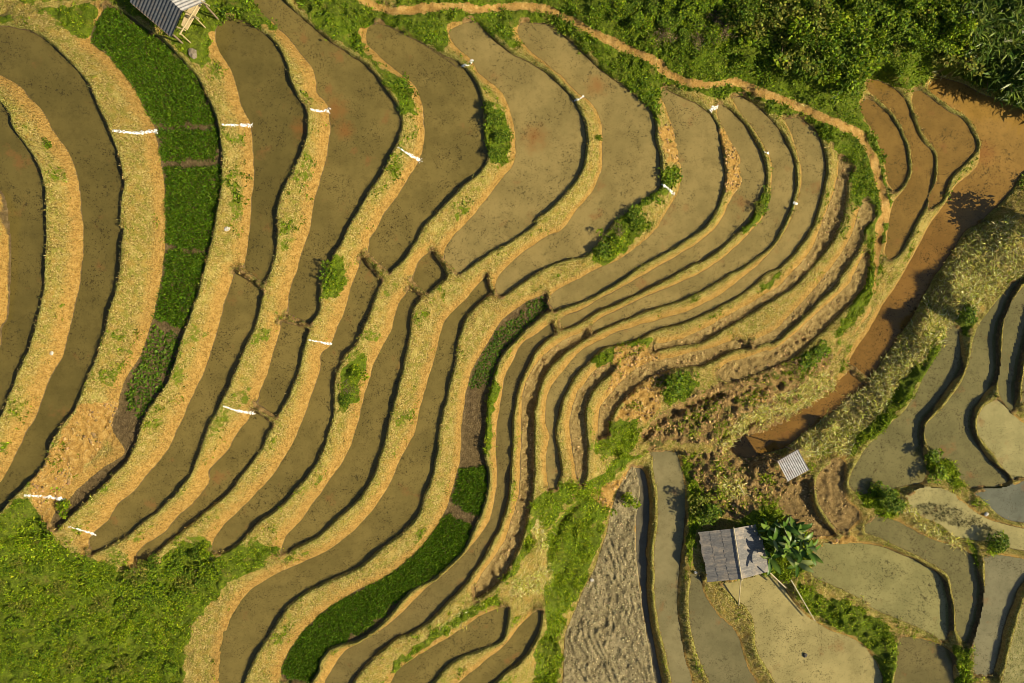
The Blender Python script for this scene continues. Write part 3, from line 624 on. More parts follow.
for i, p in enumerate(PD):
    if p['kind'] != 'water': continue
    m = (p['in'] | (p['d'] < .22)) & ((pid == i) | (pid < 0))
    for j, q in enumerate(PD):
        if j != i and q['L'] < p['L']: m &= ~(q['d'] < .06)
    Vw, Qw = [], []
    d = np.diff(np.pad(m.astype(int), ((0, 0), (1, 1))), axis=1)
    cx = float(GX[m].mean()); cy = float(GY_[m].mean())
    for r in np.nonzero(m.any(1))[0]:
        s = np.nonzero(d[r] == 1)[0]; e = np.nonzero(d[r] == -1)[0]
        for a, b in zip(s, e):
            x0_, x1_ = X0 + (a - .5) * G - cx, X0 + (b - .5) * G - cx; y0_, y1_ = Y0 + (r - .5) * G - cy, Y0 + (r + .5) * G - cy
            k = len(Vw); Vw += [(x0_, y0_, 0), (x1_, y0_, 0), (x1_, y1_, 0), (x0_, y1_, 0)]; Qw.append((k, k + 1, k + 2, k + 3))
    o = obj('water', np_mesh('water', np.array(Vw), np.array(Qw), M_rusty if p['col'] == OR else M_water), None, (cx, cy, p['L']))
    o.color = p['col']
    tag(o, p['label'], 'paddy water', kind='structure')

# ------------------------------------------------------------------ leaves
def leaves(P, L, Wd, az, el, cols, fold=.15):
    """diamond leaves: base P, length L, width Wd, heading az, elevation el"""
    n = len(P); d = np.stack([np.cos(az) * np.cos(el), np.sin(az) * np.cos(el), np.sin(el)], 1)
    s = np.stack([-np.sin(az), np.cos(az), np.zeros(n)], 1)
    up = np.cross(d, s)
    roll = RNG.normal(0, .5, n)[:, None]; s = s * np.cos(roll) + up * np.sin(roll)
    Ln = L[:, None]; Wn = Wd[:, None]
    mid = P + d * Ln * .45 - np.array([0, 0, 1.0]) * 0
    v = np.stack([P, mid + s * Wn * .5, P + d * Ln - np.array([0, 0, 1]) * Ln * fold, mid - s * Wn * .5], 1).reshape(-1, 3)
    q = np.arange(4 * n).reshape(n, 4)
    c = np.repeat(np.concatenate([cols, np.ones((n, 1))], 1), 4, 0)
    return v, q, c
def jitter(base, n, v=.25, hue=.07):
    b = np.array(base)[RNG.integers(0, len(base), n)]
    return np.clip(b * (1 + RNG.normal(0, v, (n, 1))) * (1 + RNG.normal(0, hue, (n, 3))), .004, .9)
def sample(prob, dens):
    """random points on the grid with density dens per m2 times prob"""
    n = int(dens * (X1 - X0) * (Y1 - Y0))
    x = RNG.uniform(X0 + .2, X1 - .2, n); y = RNG.uniform(Y0 + .2, Y1 - .2, n)
    fx = (x - X0) / G; fy = (y - Y0) / G; i = fx.astype(int); j = fy.astype(int)
    keep = RNG.random(n) < prob[j, i]
    x, y, i, j, fx, fy = (a[keep] for a in (x, y, i, j, fx, fy))
    ux, uy = fx - i, fy - j
    z = (Z[j, i] * (1 - ux) + Z[j, i + 1] * ux) * (1 - uy) + (Z[j + 1, i] * (1 - ux) + Z[j + 1, i + 1] * ux) * uy
    return np.stack([x, y, z], 1)
def tufts(P, blades, ln, wd, elr, base, v=.25, spread=.05):
    n = len(P) * blades
    PP = np.repeat(P, blades, 0) + np.concatenate([RNG.normal(0, spread, (n, 2)), np.zeros((n, 1))], 1)
    L = RNG.uniform(*ln, n); sc = np.repeat(RNG.uniform(.7, 1.3, len(P)), blades); L *= sc
    tone = np.repeat(RNG.normal(0, .18, len(P)), blades)[:, None]
    return leaves(PP, L, RNG.uniform(*wd, n), RNG.uniform(0, 2 * math.pi, n), RNG.uniform(*elr, n), np.clip(jitter(base, n, v) * (1 + tone), .004, .9))
def stuff(name, parts, mat, label, cat):
    V_, Q_, C_ = [], [], []; b = 0
    for v, q, c in parts:
        V_.append(v); Q_.append(q + b); C_.append(c); b += len(v)
    if not b: return None
    o = obj(name, np_mesh(name, np.vstack(V_), np.vstack(Q_), mat, {'tint': np.vstack(C_)}))
    return tag(o, label, cat, kind='stuff')
M_leaf = leaf_mat('leaf'); M_dry = leaf_mat('dry_blade', .8, .15); M_shiny = leaf_mat('broad_leaf', .35, .15)
GREENS = [(.12, .20, .004), (.165, .25, .005), (.22, .30, .008), (.08, .14, .005), (.27, .33, .014)]
DARKG = [(.05, .10, .008), (.09, .155, .009), (.13, .20, .011), (.18, .245, .018)]
DRY = [(.40, .30, .085), (.54, .42, .15), (.33, .22, .055), (.20, .21, .03), (.15, .10, .025)]
free = out & (dpath > pathw)
vis = (PX > -70) & (PX < 1094) & (PY > -60) & (PY < 743)
gm = np.where(free & vis, green, 0)
patch = vnoise(2.6, 91, oct=3); patch2 = vnoise(.9, 95, oct=2)
topR = (PY < 235) & (PX > 205) ; gully = (PX > 480) & (PY > 430)
hill = (PX < 300) & (PY > 470)
thin_ = vnoise(1.6, 301, oct=3)
def gr(mask, f=1.0): return np.where(mask, gm, 0) * np.clip((patch2 - .22) * 2.6, .15, 1) * np.clip((.72 - thin_) * 7, .3, 1) * f
stuff('grass', [tufts(sample(gr(hill), 42), 6, (.10, .26), (.03, .075), (.3, 1.1), GREENS, spread=.07),
                tufts(sample(gr(hill) * (patch > .55), 14), 7, (.15, .3), (.08, .15), (.1, .8), GREENS, spread=.12)], M_leaf, 'bright green grass covering the lower left hillside', 'grass')
stuff('grass', [tufts(sample(gr(gully), 45), 6, (.12, .3), (.03, .07), (.3, 1.1), [(.20, .30, .006), (.27, .36, .010), (.33, .40, .016), (.12, .20, .005)], spread=.07), tufts(sample(gr(gully) * (patch > .45), 16), 8, (.2, .42), (.04, .07), (.2, 1.0), [(.26, .36, .010), (.34, .42, .02), (.18, .28, .006)], spread=.14)], M_leaf, 'bright yellow green grass filling the gully beside the ploughed field', 'grass')
stuff('undergrowth', [tufts(sample(gr(topR), 40), 6, (.10, .26), (.04, .10), (.2, 1.0), DARKG + GREENS[:3], spread=.08),
                      tufts(sample(gr(topR) * (patch > .5), 16), 8, (.15, .3), (.08, .16), (.1, .8), DARKG + GREENS[:2], spread=.14)], M_leaf, 'low green weeds along the footpath and over the pool heads', 'weeds')
rest = ~(hill | gully | topR)
stuff('grass', [tufts(sample(gr(rest), 45), 6, (.10, .24), (.03, .08), (.3, 1.1), GREENS, spread=.07)], M_leaf, 'green grass patches growing on the terrace banks', 'grass')
sm = np.where(free & vis & (green < .6), straw, 0)
stuff('straw', [tufts(sample(sm * np.clip((patch2 - .2) * 3, .25, 1), 56), 7, (.25, .55), (.03, .06), (-.1, .75), [(.60, .53, .13), (.70, .62, .20), (.48, .47, .07), (.76, .69, .32), (.34, .38, .04), (.50, .37, .12)], spread=.12)], M_dry, 'dry straw and yellow grass heaped on the valley bank', 'straw')
bank = np.where(free & vis & (green < .4) & (straw < .4), 1.0, 0) * np.clip(dall / .2, 0, 1)
stuff('grass', [tufts(sample(bank * np.clip((patch2 - .35) * 2, .06, 1) * np.where(toeD < .45, .25, 1), 22), 5, (.06, .15), (.02, .042), (.1, 1.0), DRY + [(.20, .22, .03), (.14, .18, .02), (.10, .15, .012), (.17, .21, .02)], spread=.07),
                tufts(sample(bank * (crD < .4) * .8, 48), 5, (.08, .2), (.025, .05), (.3, 1.2), DRY + [(.20, .21, .05)], spread=.05)], M_dry, 'short dry yellow grass on the ochre earth banks', 'grass')
# stubble and weed in the shallow water
def stub(sel, dens, base, ln=(.03, .10)):
    pr = np.zeros((NY, NX))
    for i, p in enumerate(PD):
        if p['kind'] == 'water' and sel(p): pr = np.where((pid == i) & (p['d'] > .15) & vis, np.clip((patch2 - .45) * 4, 0, 1) * np.clip((patch - .3) * 3, 0, 1), pr)
    P = sample(pr, dens)
    for k in range(len(P)):
        i = pid[int((P[k, 1] - Y0) / G), int((P[k, 0] - X0) / G)]
        P[k, 2] = PD[i]['L'] - .01 if i >= 0 else -50
    return tufts(P, 3, ln, (.015, .03), (.2, 1.2), base, spread=.03)
stuff('rice_stubble', [stub(lambda p: p['crest'] == 'R', 9, [(.05, .04, .015), (.07, .055, .02), (.09, .08, .03)]), stub(lambda p: p['crest'] == 'L', 12, [(.06, .065, .025), (.09, .09, .03), (.05, .045, .02)])], M_dry, 'dark rotting rice stubble poking out of the flooded pools', 'stubble')
clod_i = [i for i, p in enumerate(PD) if p['kind'] == 'till' and p['crest'] == 'L']
stuff('rice_shoots', [tufts(sample(np.where(np.isin(pid, clod_i) & vis, 1.0, 0), 30), 4, (.06, .14), (.02, .04), (.3, 1.1), [(.20, .22, .05), (.26, .25, .07), (.15, .18, .03)], spread=.04)], M_leaf, 'pale green rice shoots in the sunlit corner field', 'shoots')
weed = region(['E2 445,150 540,150 640,200 690,230 600,222 520,205 450,175'], 3)
Pw = sample(np.where((pid >= 0) & (weed > .5), 1.0, 0), 60); Pw[:, 2] = 2.74
stuff('water_weeds', [tufts(Pw, 5, (.08, .2), (.02, .04), (.2, 1.0), [(.09, .085, .035), (.13, .12, .05), (.07, .075, .03)], spread=.05)], M_dry, 'grey green weeds standing in the pale yellow pool', 'weeds')

M_clod = leaf_mat('dry_clod', .95, 0.0)
def clods(P, lo, hi, base):
    n = len(P); r = RNG.uniform(lo, hi, n) ; ax = RNG.uniform(.6, 1.4, (n, 3)); a = RNG.uniform(0, 6.28, n)
    O = np.array([(1, 0, 0), (0, 1, 0), (-1, 0, 0), (0, -1, 0), (0, 0, .8), (0, 0, -.8), (.6, .6, .5), (-.6, -.6, .5)])
    Fq = np.array([(4, 6, 1, 1), (4, 0, 6, 6), (0, 1, 6, 6), (4, 1, 2, 2), (4, 2, 7, 7), (4, 7, 3, 3), (2, 3, 7, 7), (4, 3, 0, 0)])[:, :3]
    V = O[None] * ax[:, None] * r[:, None, None] * (1 + RNG.normal(0, .15, (n, 8, 1)))
    c, s_ = np.cos(a)[:, None], np.sin(a)[:, None]
    V = np.stack([V[..., 0] * c - V[..., 1] * s_, V[..., 0] * s_ + V[..., 1] * c, V[..., 2]], -1) + P[:, None] + np.array([0, 0, .01])
    q = (Fq[None] + (np.arange(n) * 8)[:, None, None]).reshape(-1, 3)
    cc = np.repeat(np.concatenate([jitter(base, n, .22, .04), np.ones((n, 1))], 1), 8, 0)
    return V.reshape(-1, 3), q, cc
def kindmask(f): return np.where(np.isin(pid, [i for i, p in enumerate(PD) if f(p)]) & vis, 1.0, 0)
stuff('earth_clods', [clods(sample(kindmask(lambda p: p['kind'] == 'till' and p['crest'] == 'N') * np.clip(patch2 * 1.6, .2, 1), 40), .035, .085, [(.30, .25, .13), (.42, .35, .19), (.22, .18, .09)])], M_clod, 'grey clods strewn over the ploughed field', 'clods')
stuff('earth_clods', [clods(sample(kindmask(lambda p: p['kind'] == 'mud') * np.clip((patch2 - .3) * 3, .05, 1), 26), .03, .085, [(.38, .26, .10), (.46, .32, .14), (.26, .17, .07)])], M_clod, 'tan clods of turned mud on the drained terraces', 'clods')
stuff('rubble', [clods(sample(np.where(free & vis, np.maximum(rubble, bare), 0) * np.clip((patch2 - .3) * 3, .05, 1), 24), .04, .12, [(.40, .27, .10), (.50, .32, .13), (.26, .17, .08)])], M_clod, 'broken lumps of red brown earth around the gully and the bare soil', 'rubble')
# ------------------------------------------------------------------ crops
cropi = [i for i, p in enumerate(PD) if p['kind'] == 'crop']
def crop(poly, row_dir, label, base, ln=(.16, .34), sp=.11, rowsp=.21, wd=(.035, .06), blades=13, el=(.2, 1.2), name='rice_crop', cat='rice'):
    msk = (region([poly], 3) > .22 + .35 * patch2) & np.isin(pid, cropi)
    a = math.radians(row_dir); u = np.array([math.cos(a), math.sin(a)]); v = np.array([-u[1], u[0]])
    jj, ii = np.nonzero(msk)
    xy = np.stack([xs[ii], ys[jj]], 1); pu = xy @ u; pv = xy @ v
    gu, gv = np.meshgrid(np.arange(pu.min(), pu.max(), sp), np.arange(pv.min(), pv.max(), rowsp))
    gu = gu + RNG.normal(0, .03, gu.shape); gv = gv + RNG.normal(0, .02, gv.shape)
    pts = gu.reshape(-1, 1) * u + gv.reshape(-1, 1) * v
    i = np.clip(((pts[:, 0] - X0) / G).round().astype(int), 0, NX - 1); j = np.clip(((pts[:, 1] - Y0) / G).round().astype(int), 0, NY - 1)
    k = msk[j, i] & (RNG.random(len(i)) > .04 + .12 * (patch2[j, i] > .68))
    P = np.concatenate([pts[k], Z[j, i][k][:, None]], 1)
    return stuff(name, [tufts(P, blades, ln, wd, el, base, v=.2, spread=.035)], M_leaf, label, cat)
RICE = [(.068, .142, .004), (.095, .18, .005), (.05, .11, .004), (.135, .22, .009)]
crop('A0 325,15 280,60 265,125 320,170 400,265 455,372 640,362 640,340 590,235 470,105', 57, 'largest bed of dark green rice seedlings, below the dark tin roof', RICE)
crop('A0 468,393 480,475 640,468 655,372', 75, 'small square bed of dark green rice between two narrow dams', RICE)
crop('A0 485,500 490,600 490,683 A1 492,70 600,85 632,60 640,0 A0 660,560 660,485', 5, 'tall bed of green rice with faint cross rows', RICE)
crop('A1 488,95 480,190 455,285 530,315 570,270 620,95', 5, 'lowest bed of green rice on its strip, above the leafy bean patch', RICE)
crop('C1 425,215 300,310 215,440 205,485 240,490 270,470 330,385 445,265', 40, 'leafy dark green vegetable strip on the curving bank', [(.05, .10, .010), (.08, .145, .013), (.12, .18, .018)], ln=(.12, .26), sp=.22, rowsp=.25, wd=(.09, .15), blades=8, el=(-.1, .8), name='vegetable_crop', cat='vegetables')
crop('C2 175,40 165,80 150,135 200,170 235,185 265,120 265,40', 0, 'small bed of rice above the cross dam, in the narrow strip', RICE)
crop('C2 130,180 60,280 0,335 B2 390,450 280,560 240,650 330,690 400,575 600,440 772,310 C2 212,215', 30, 'long curved bed of dense dark green rice near the bottom border', RICE, sp=.11, rowsp=.17)
crop('A1 450,320 535,345 520,420 480,500 430,570 410,605 385,560 380,520 400,440', 20, 'leafy green bean patch at the lower end of the rice strip', [(.08, .15, .009), (.12, .20, .013), (.06, .11, .009)], ln=(.14, .28), sp=.25, rowsp=.28, wd=(.10, .16), blades=8, el=(-.1, .8), name='bean_crop', cat='beans')
for s in ('A0 465,372 640,360 642,372 468,392', 'A0 485,475 640,470 640,484 485,498'): pass

# ------------------------------------------------------------------ shrubs: one of each kind, then copies
M_stem = simple_mat('twig_bark', (.10, .07, .04), (.22, .16, .09), 14)
def shrub_meshes(seed, kind):
    global RNG
    RNG = np.random.default_rng(seed)
    n = {'leafy': 420, 'reed': 300, 'dry': 230}[kind]
    nc = 9
    cen = np.stack([RNG.normal(0, .30, nc), RNG.normal(0, .30, nc), RNG.uniform(.35, .85, nc)], 1)
    k = RNG.integers(0, nc, n)
    d = RNG.normal(0, 1, (n, 3)); d /= np.linalg.norm(d, axis=1)[:, None]
    rad = RNG.uniform(.55, 1, n)[:, None] * RNG.uniform(.16, .30, nc)[k][:, None]
    P = cen[k] + d * rad; P[:, 2] = np.maximum(P[:, 2], .03)
    az = np.arctan2(d[:, 1], d[:, 0]) + RNG.normal(0, .7, n)
    if kind == 'leafy':
        v = leaves(P, RNG.uniform(.10, .2, n), RNG.uniform(.06, .12, n), az, RNG.uniform(-.4, .9, n), jitter([DARKG, DARKG + GREENS[:2], DARKG + GREENS[:3], GREENS, [(.16, .19, .02), (.22, .22, .03), (.09, .12, .012)]][seed % 5], n, .28))
    elif kind == 'reed':
        P = np.stack([RNG.normal(0, .22, n), RNG.normal(0, .22, n), RNG.uniform(0.1, .75, n)], 1)
        v = leaves(P, RNG.uniform(.35, .6, n), RNG.uniform(.05, .09, n), RNG.uniform(0, 6.28, n), RNG.uniform(.1, 1.1, n), jitter([(.055, .10, .012), (.095, .15, .016), (.15, .20, .028)], n), .3)
    else:
        v = leaves(P, RNG.uniform(.10, .25, n), RNG.uniform(.02, .05, n), az, RNG.uniform(-.3, 1, n), jitter([(.22, .15, .08), (.14, .09, .05), (.30, .22, .12), (.10, .10, .03)], n))
    fo = np_mesh('foliage', v[0], v[1], M_shiny if kind == 'reed' else M_leaf, {'tint': v[2]})
    st = MB()
    for c in cen[:6]:
        st.tube([(c[0] * .1, c[1] * .1, -.1), (c[0] * .5, c[1] * .5, c[2] * .5), tuple(c)], .025, .008, 5)
    return fo, py_mesh('stem', st.v, st.f, M_stem)
KIND = {k: [shrub_meshes(s, k) for s in ss] for k, ss in (('leafy', (1, 2, 3, 4, 10, 11, 12, 15)), ('reed', (5, 6, 7)), ('dry', (8, 9)))}
RNG = np.random.default_rng(99)
def shrub(px, py, r, h, kind, label, group=None):
    fo, st = KIND[kind][RNG.integers(0, len(KIND[kind]))]
    p = at(px, py)
    o = empty('shrub', p, RNG.uniform(0, 6.28)); o.scale = (r / .62, r / .62, h)
    tag(o, label, 'shrub', group)
    obj('foliage', fo, o); obj('stem', st, o)
    return o
# named bushes
for a in ((493, 118, .62, .75, 'leafy', 'tallest leafy bush on the bank left of the tan pools', None), (489, 108, .4, .45, 'leafy', 'small bush above the tall one on the bank left of the tan pools', None), (500, 136, .62, .7, 'leafy', 'rounded bush at the lower end of the green bank patch', None), (494, 152, .55, .6, 'leafy', 'bush nearest the water in the green bank patch', None),
          (332, 275, .8, .6, 'leafy', 'green bush bulging from the bank between two muddy pools', None),
          (354, 373, .7, .6, 'leafy', 'green bush at the top of the bulge in the bank', None), (349, 392, .55, .5, 'dry', 'brown withered bush on the bulge in the bank', None), (343, 400, .6, .5, 'leafy', 'green bush at the foot of the bulge in the bank', None),
          (600, 253, .75, .7, 'leafy', 'leafy bush at the lower tip of the bushy bank', None), (615, 240, .7, .7, 'leafy', 'leafy bush in the middle of the bushy bank', None), (634, 222, .7, .7, 'leafy', 'leafy bush at the upper end of the bushy bank', None), (618, 228, .5, .4, 'dry', 'pale withered bush among green ones on the bushy bank', None),
          (672, 385, .9, .9, 'leafy', 'round green bush beside the heap of red soil', None), (688, 380, .7, .6, 'leafy', 'smaller green bush right of the round one by the red soil', None),
          (625, 499, .75, 1.0, 'leafy', 'lone dark round bush on top of the ploughed field', None),
          (806, 360, .8, .6, 'leafy', 'green bush below the crescent of drained clods', None), (820, 350, .8, .6, 'leafy', 'green bush beside the trail above the orange paddy', None), (757, 207, .35, .4, 'leafy', 'tiny bush on the bank edge between tan strips', None),
          (996, 541, .9, 1.3, 'leafy', 'thorny weed clump casting a shadow on the pale yellow pool', None), (885, 497, .8, .9, 'leafy', 'dark weed clump between the mud terrace and the pale yellow pool', None), (893, 507, .8, .8, 'leafy', 'green weed clump at the head of the curved grey green pool', None), (872, 490, .7, .8, 'leafy', 'dark weed clump beside the red brown mud terrace', None),
          (939, 470, .8, .7, 'leafy', 'green weed clump between the two grey brown pools', None), (930, 455, .6, .6, 'leafy', 'upper small weed clump between the two grey brown pools', None),
          (962, 318, .8, .9, 'leafy', 'green clump where the straw bank meets the grey brown pools', None), (1045, 222, 1.7, 2.6, 'leafy', 'tall bush at the right border shading the orange paddy', None),
          (700, 500, .8, 1.0, 'leafy', 'dark bush behind the plank roofed hut', None), (712, 512, .9, 1.1, 'leafy', 'dark bush against the back of the plank roofed hut', None), (50, 145, .35, .35, 'leafy', 'tiny dark bush alone on the first ochre bank', None), (598, 138, .3, .35, 'leafy', 'tiny dark bush on the bank beside the wide tan pool', None), (65, 503, .6, .6, 'leafy', 'dark bush at the lower end of the bare soil mound', None)):
    shrub(*a)
thick = np.array(T('D0 270,-40 330,20 400,80 480,130 560,190 640,250 700,270 760,240 800,170 E0 420,150 470,170 530,190 600,200 620,100 560,0 560,-40'))
def inside(poly, x, y):
    c = False; n = len(poly)
    for i in range(n):
        (x1, y1), (x2, y2) = poly[i], poly[i - 1]
        if (y1 > y) != (y2 > y) and x < (x2 - x1) * (y - y1) / (y2 - y1) + x1: c = not c
    return c
def scatter(poly, n, mind):
    pts = []; lo = poly.min(0); hi = poly.max(0)
    for _ in range(n * 30):
        q = (RNG.uniform(lo[0], hi[0]), RNG.uniform(lo[1], hi[1]))
        if inside(poly, *q) and all(math.hypot(q[0] - a, q[1] - b) > mind for a, b in pts): pts.append(q)
        if len(pts) == n: break
    return pts
for q in scatter(thick, 125, 8.8):
    s = RNG.uniform(.6, 1.3); tall = RNG.random() < .22
    shrub(q[0], q[1], s, s * RNG.uniform(.5, .95) + (1.3 if tall and q[0] > 690 else 0), 'leafy', 'leafy green shrub in the dense thicket above the footpath', 'shrubs of the thicket')
tallg = np.array(T('E0 560,-40 620,100 590,200 650,250 720,290 850,330 850,-40'))
for q in scatter(tallg, 110, 8.5):
    s = RNG.uniform(.9, 1.3)
    shrub(q[0], q[1], s, s * RNG.uniform(1.1, 1.6), 'reed', 'tall long leaved plant in the dark stand at the upper right corner', 'plants of the upper right stand')
for q in scatter(np.array(T('D0 60,-30 270,-30 400,110 300,130 180,110 110,80 20,40')), 26, 11):
    d = RNG.random() < .35
    shrub(q[0], q[1], RNG.uniform(.5, .85), RNG.uniform(.4, .8), 'dry' if d else 'leafy', 'brown withered shrub on the slope above the footpath' if d else 'low green shrub on the slope above the footpath', 'withered shrubs above the footpath' if d else 'green shrubs above the footpath')
for q in scatter(np.array(T('A2 -30,240 60,200 150,270 280,340 420,450 520,520 520,690 -30,690')), 46, 14):
    s = RNG.uniform(.35, .75)
    shrub(q[0], q[1], s, s * .5, 'leafy', 'low leafy weed clump in the grass of the lower left hillside', 'weed clumps on the lower left hillside')
for q in scatter(np.array(T('A2 380,360 520,300 620,290 640,330 560,420 470,440')), 22, 8):
    shrub(q[0], q[1], RNG.uniform(.5, .8), RNG.uniform(.4, .7), 'leafy', 'leafy dark shrub on the grass slope below the pointed pool ends', 'shrubs below the pool ends')

# ------------------------------------------------------------------ white water spills
M_foam = simple_mat('white_foam', (.72, .72, .70), (.90, .89, .87), 12, .5)
k_ = N(M_foam.node_tree); o_ = [n for n in M_foam.node_tree.nodes if n.type == 'OUTPUT_MATERIAL'][0]; p_ = [n for n in M_foam.node_tree.nodes if n.type == 'BSDF_PRINCIPLED'][0]
ps_ = k_.n('ShaderNodeNewGeometry').outputs['Position']
M_foam.node_tree.links.new(k_.n('ShaderNodeMixShader', {0: k_.step(k_.noise(ps_, 7.0, 4, .7), .36, .56), 1: k_.n('ShaderNodeBsdfTransparent').outputs[0], 2: p_.outputs[0]}).outputs[0], o_.inputs['Surface'])
def spill(line, w, label):
    pts = smooth(T(line), 1.0); w *= .72
    g = [np.array(at(*q)) for q in pts]
    L0 = g[0]; n = len(g); V, Fc = [], []
    for i, p in enumerate(g):
        d = g[min(i + 1, n - 1)] - g[max(0, i - 1)]; d[2] = 0; d /= np.linalg.norm(d) + 1e-9
        s = np.array([-d[1], d[0], 0]); t = i / (n - 1)
        hw = w * (.45 + .55 * t ** 2 + .25 * RNG.normal()) * .5; hw = max(hw, w * .15)
        zz = max(p[2], 0)
        for k, u in enumerate((-1, -.4, .4, 1)):
            V.append(p + s * hw * u + np.array([0, 0, 0.10 - .07 * abs(u) + .02 * RNG.normal()]))
    for i in range(n - 1):
        for k in range(3): Fc.append((i * 4 + k, i * 4 + k + 1, i * 4 + k + 5, i * 4 + k + 4))
    root = np.array(g[-1])
    o = obj('water_spill', py_mesh('stream', [v - root for v in V], Fc, M_foam, True), None, tuple(root))
    tag(o, label, 'water spill', 'white spills between the pools')
    # splash at the foot
    m = MB()
    for _ in range(9):
        c = RNG.normal(0, w * .26, 2); r = RNG.uniform(.03, .08); z0 = RNG.uniform(.0, .10)
        a0 = RNG.uniform(0, 6.28); ring = [(c[0] + r * math.cos(a0 + k) * RNG.uniform(.6, 1.2), c[1] + r * math.sin(a0 + k) * RNG.uniform(.6, 1.2), z0) for k in (0, 1.05, 2.1, 3.14, 4.2, 5.2)]
        m.add(ring + [(c[0], c[1], z0 + r * .7)], [(k, (k + 1) % 6, 6) for k in range(6)])
    m.build('splash', M_foam, o)
for l, w, t in (('A0 335,388 370,392 410,395 450,390 465,390', .42, 'broad white spill crossing the bank beside the biggest rice bed'), ('B0 65,370 110,372 150,372', .38, 'white spill over the bank right of the biggest rice bed'), ('B0 328,325 355,330 382,328', .5, 'short white spill on the bank above the rust coloured patch'),
                ('B0 588,437 620,458 652,475', .38, 'slanting white spill below the green topped bank'), ('C0 182,196 205,190 220,168', .5, 'forked white spill near the head of the square cornered pool'), ('C0 510,302 535,292 555,280', .45, 'forked white spill into the round headed tan pool'),
                ('D0 182,546 200,558 218,576', .4, 'small white spill beside the crumbled red bank end'), ('D0 326,330 335,322 345,316', .7, 'bright white splash at the head of the tan strips'), ('D0 488,452 500,455 515,457', .55, 'white splash on the second bund of the tan strips'), ('D0 572,600 585,605 600,608', .55, 'white splash on the third bund of the tan strips'),
                ('B1 323,356 355,362 388,368', .32, 'thin white spill into the pool beside the bushy bulge'), ('B1 70,552 110,566 165,574', .34, 'long thin white spill feeding the short pool between cross dams'), ('A2 72,126 120,127 160,132 192,138', .42, 'white spill running over the end of the bare soil mound'), ('A2 205,218 240,228 283,242', .34, 'white spill near the pointed pool end over the grass slope'),
                ('A2 -12,100 5,108 18,112', .45, 'white splash at the left border by the crescent pool'), ('A0 -15,540 -3,545 8,548', .5, 'white splash at the left border feeding the short curved pool')):
    spill(l, w, t)

# ------------------------------------------------------------------ huts
M_plank = simple_mat('weathered_planks', (.10, .10, .10), (.30, .285, .265), 8, .8, (.6, 6, 1), .5, worn=(.38, .32, .25))
k_ = N(M_plank.node_tree); p_ = [n for n in M_plank.node_tree.nodes if n.type == 'BSDF_PRINCIPLED'][0]
rn_ = k_.n('ShaderNodeNewGeometry').outputs['Random Per Island']; src_ = p_.inputs['Base Color'].links[0].from_socket
M_plank.node_tree.links.new(k_.mix(1.0, src_, k_.ramp(rn_, [(0, (.74, .74, .75)), (.5, (.92, .91, .90)), (1, (1.14, 1.09, 1.02))]), 'MULTIPLY'), p_.inputs['Base Color'])
M_tin_dark = simple_mat('dark_tin', (.05, .057, .066), (.11, .117, .125), 5, .45, worn=(.11, .09, .075))
M_tin_light = simple_mat('pale_tin', (.24, .235, .23), (.40, .39, .38), 4, .5, worn=(.26, .21, .17))
M_bamboo = simple_mat('bamboo', (.34, .27, .13), (.52, .43, .24), 7, .5)
M_wood = simple_mat('old_timber', (.16, .11, .07), (.32, .24, .16), 8, .8)
M_mat_ = simple_mat('woven_mat', (.48, .36, .18), (.66, .53, .30), 16, .9)
def lerp(a, b, t): return np.array(a) * (1 - t) + np.array(b) * t
def plank_slope(parent, a, b, c, d, n, name, mat):
    """a-b along the ridge, d-c along the eaves; boards run down the slope in three lapped courses"""
    m = MB(); nr = np.cross(np.array(b) - np.array(a), np.array(d) - np.array(a)); nr /= np.linalg.norm(nr); nr = nr if nr[2] > 0 else -nr
    crs = 3
    for r in range(crs):
        t0, t1 = r / crs, min(1.03, (r + 1.1) / crs)
        for i in range(n):
            j = RNG.uniform(-.02, .03); u0, u1 = i / n + .0006, (i + 1) / n - .0006
            lift0 = nr * (.0 + .004 * RNG.normal()); lift1 = nr * (.012 + .010 * RNG.random())
            A = lerp(lerp(a, b, u0), lerp(d, c, u0), t0) + lift0; B = lerp(lerp(a, b, u1), lerp(d, c, u1), t0) + lift0
            Cc = lerp(lerp(a, b, u1), lerp(d, c, u1), t1 + j) + lift1; Dd = lerp(lerp(a, b, u0), lerp(d, c, u0), t1 + j) + lift1
            m.slab(A, B, Cc, Dd, .022)
    return m.build(name, mat, parent, tuple(parent.location))
gz = 1.2
ze, zr = gz + .55, gz + 1.3
hut = empty('hut', W(736, 555, gz)); tag(hut, 'low hut with a grey weathered plank gable roof beside the yellow brown pool', 'hut')
ra, rb = W(733.5, 528.5, zr), W(741.5, 579, zr)
plank_slope(hut, ra, rb, W(709, 582, ze), W(699.5, 532, ze), 30, 'roof_slope', M_plank)
plank_slope(hut, ra, rb, W(769, 571.5, ze), W(757.5, 524, ze), 30, 'roof_slope', M_plank)
ho = tuple(hut.location)
MB().tube([lerp(ra, rb, -.03) + (0, 0, .07), lerp(ra, rb, .5) + (0, 0, .08), lerp(ra, rb, 1.03) + (0, 0, .06)], .04, .035, 8).build('ridge_pole', M_bamboo, hut, ho)
for (a, b) in ((704, 536), (712, 577), (754, 529), (764, 568)):
    x, y, _ = W(a, b, ze); m = MB(); m.tube([(x, y, min(hz(x, y), gz) - .3), (x, y, ze - .04)], .06, .05, 7); m.build('post', M_wood, hut, ho)
for s in ((704, 536, 712, 577), (754, 529, 764, 568)):
    MB().tube([W(s[0], s[1], ze - .08), W(s[2], s[3], ze - .08)], .05, .05, 7).build('beam', M_wood, hut, ho)
pf = MB(); pf.slab(W(711, 538, gz + .12), W(748, 533, gz + .12), W(757, 566, gz + .12), W(717, 572, gz + .12), .06); pf.build('floor_platform', M_bamboo, hut, ho)
foot = at(739, 607)
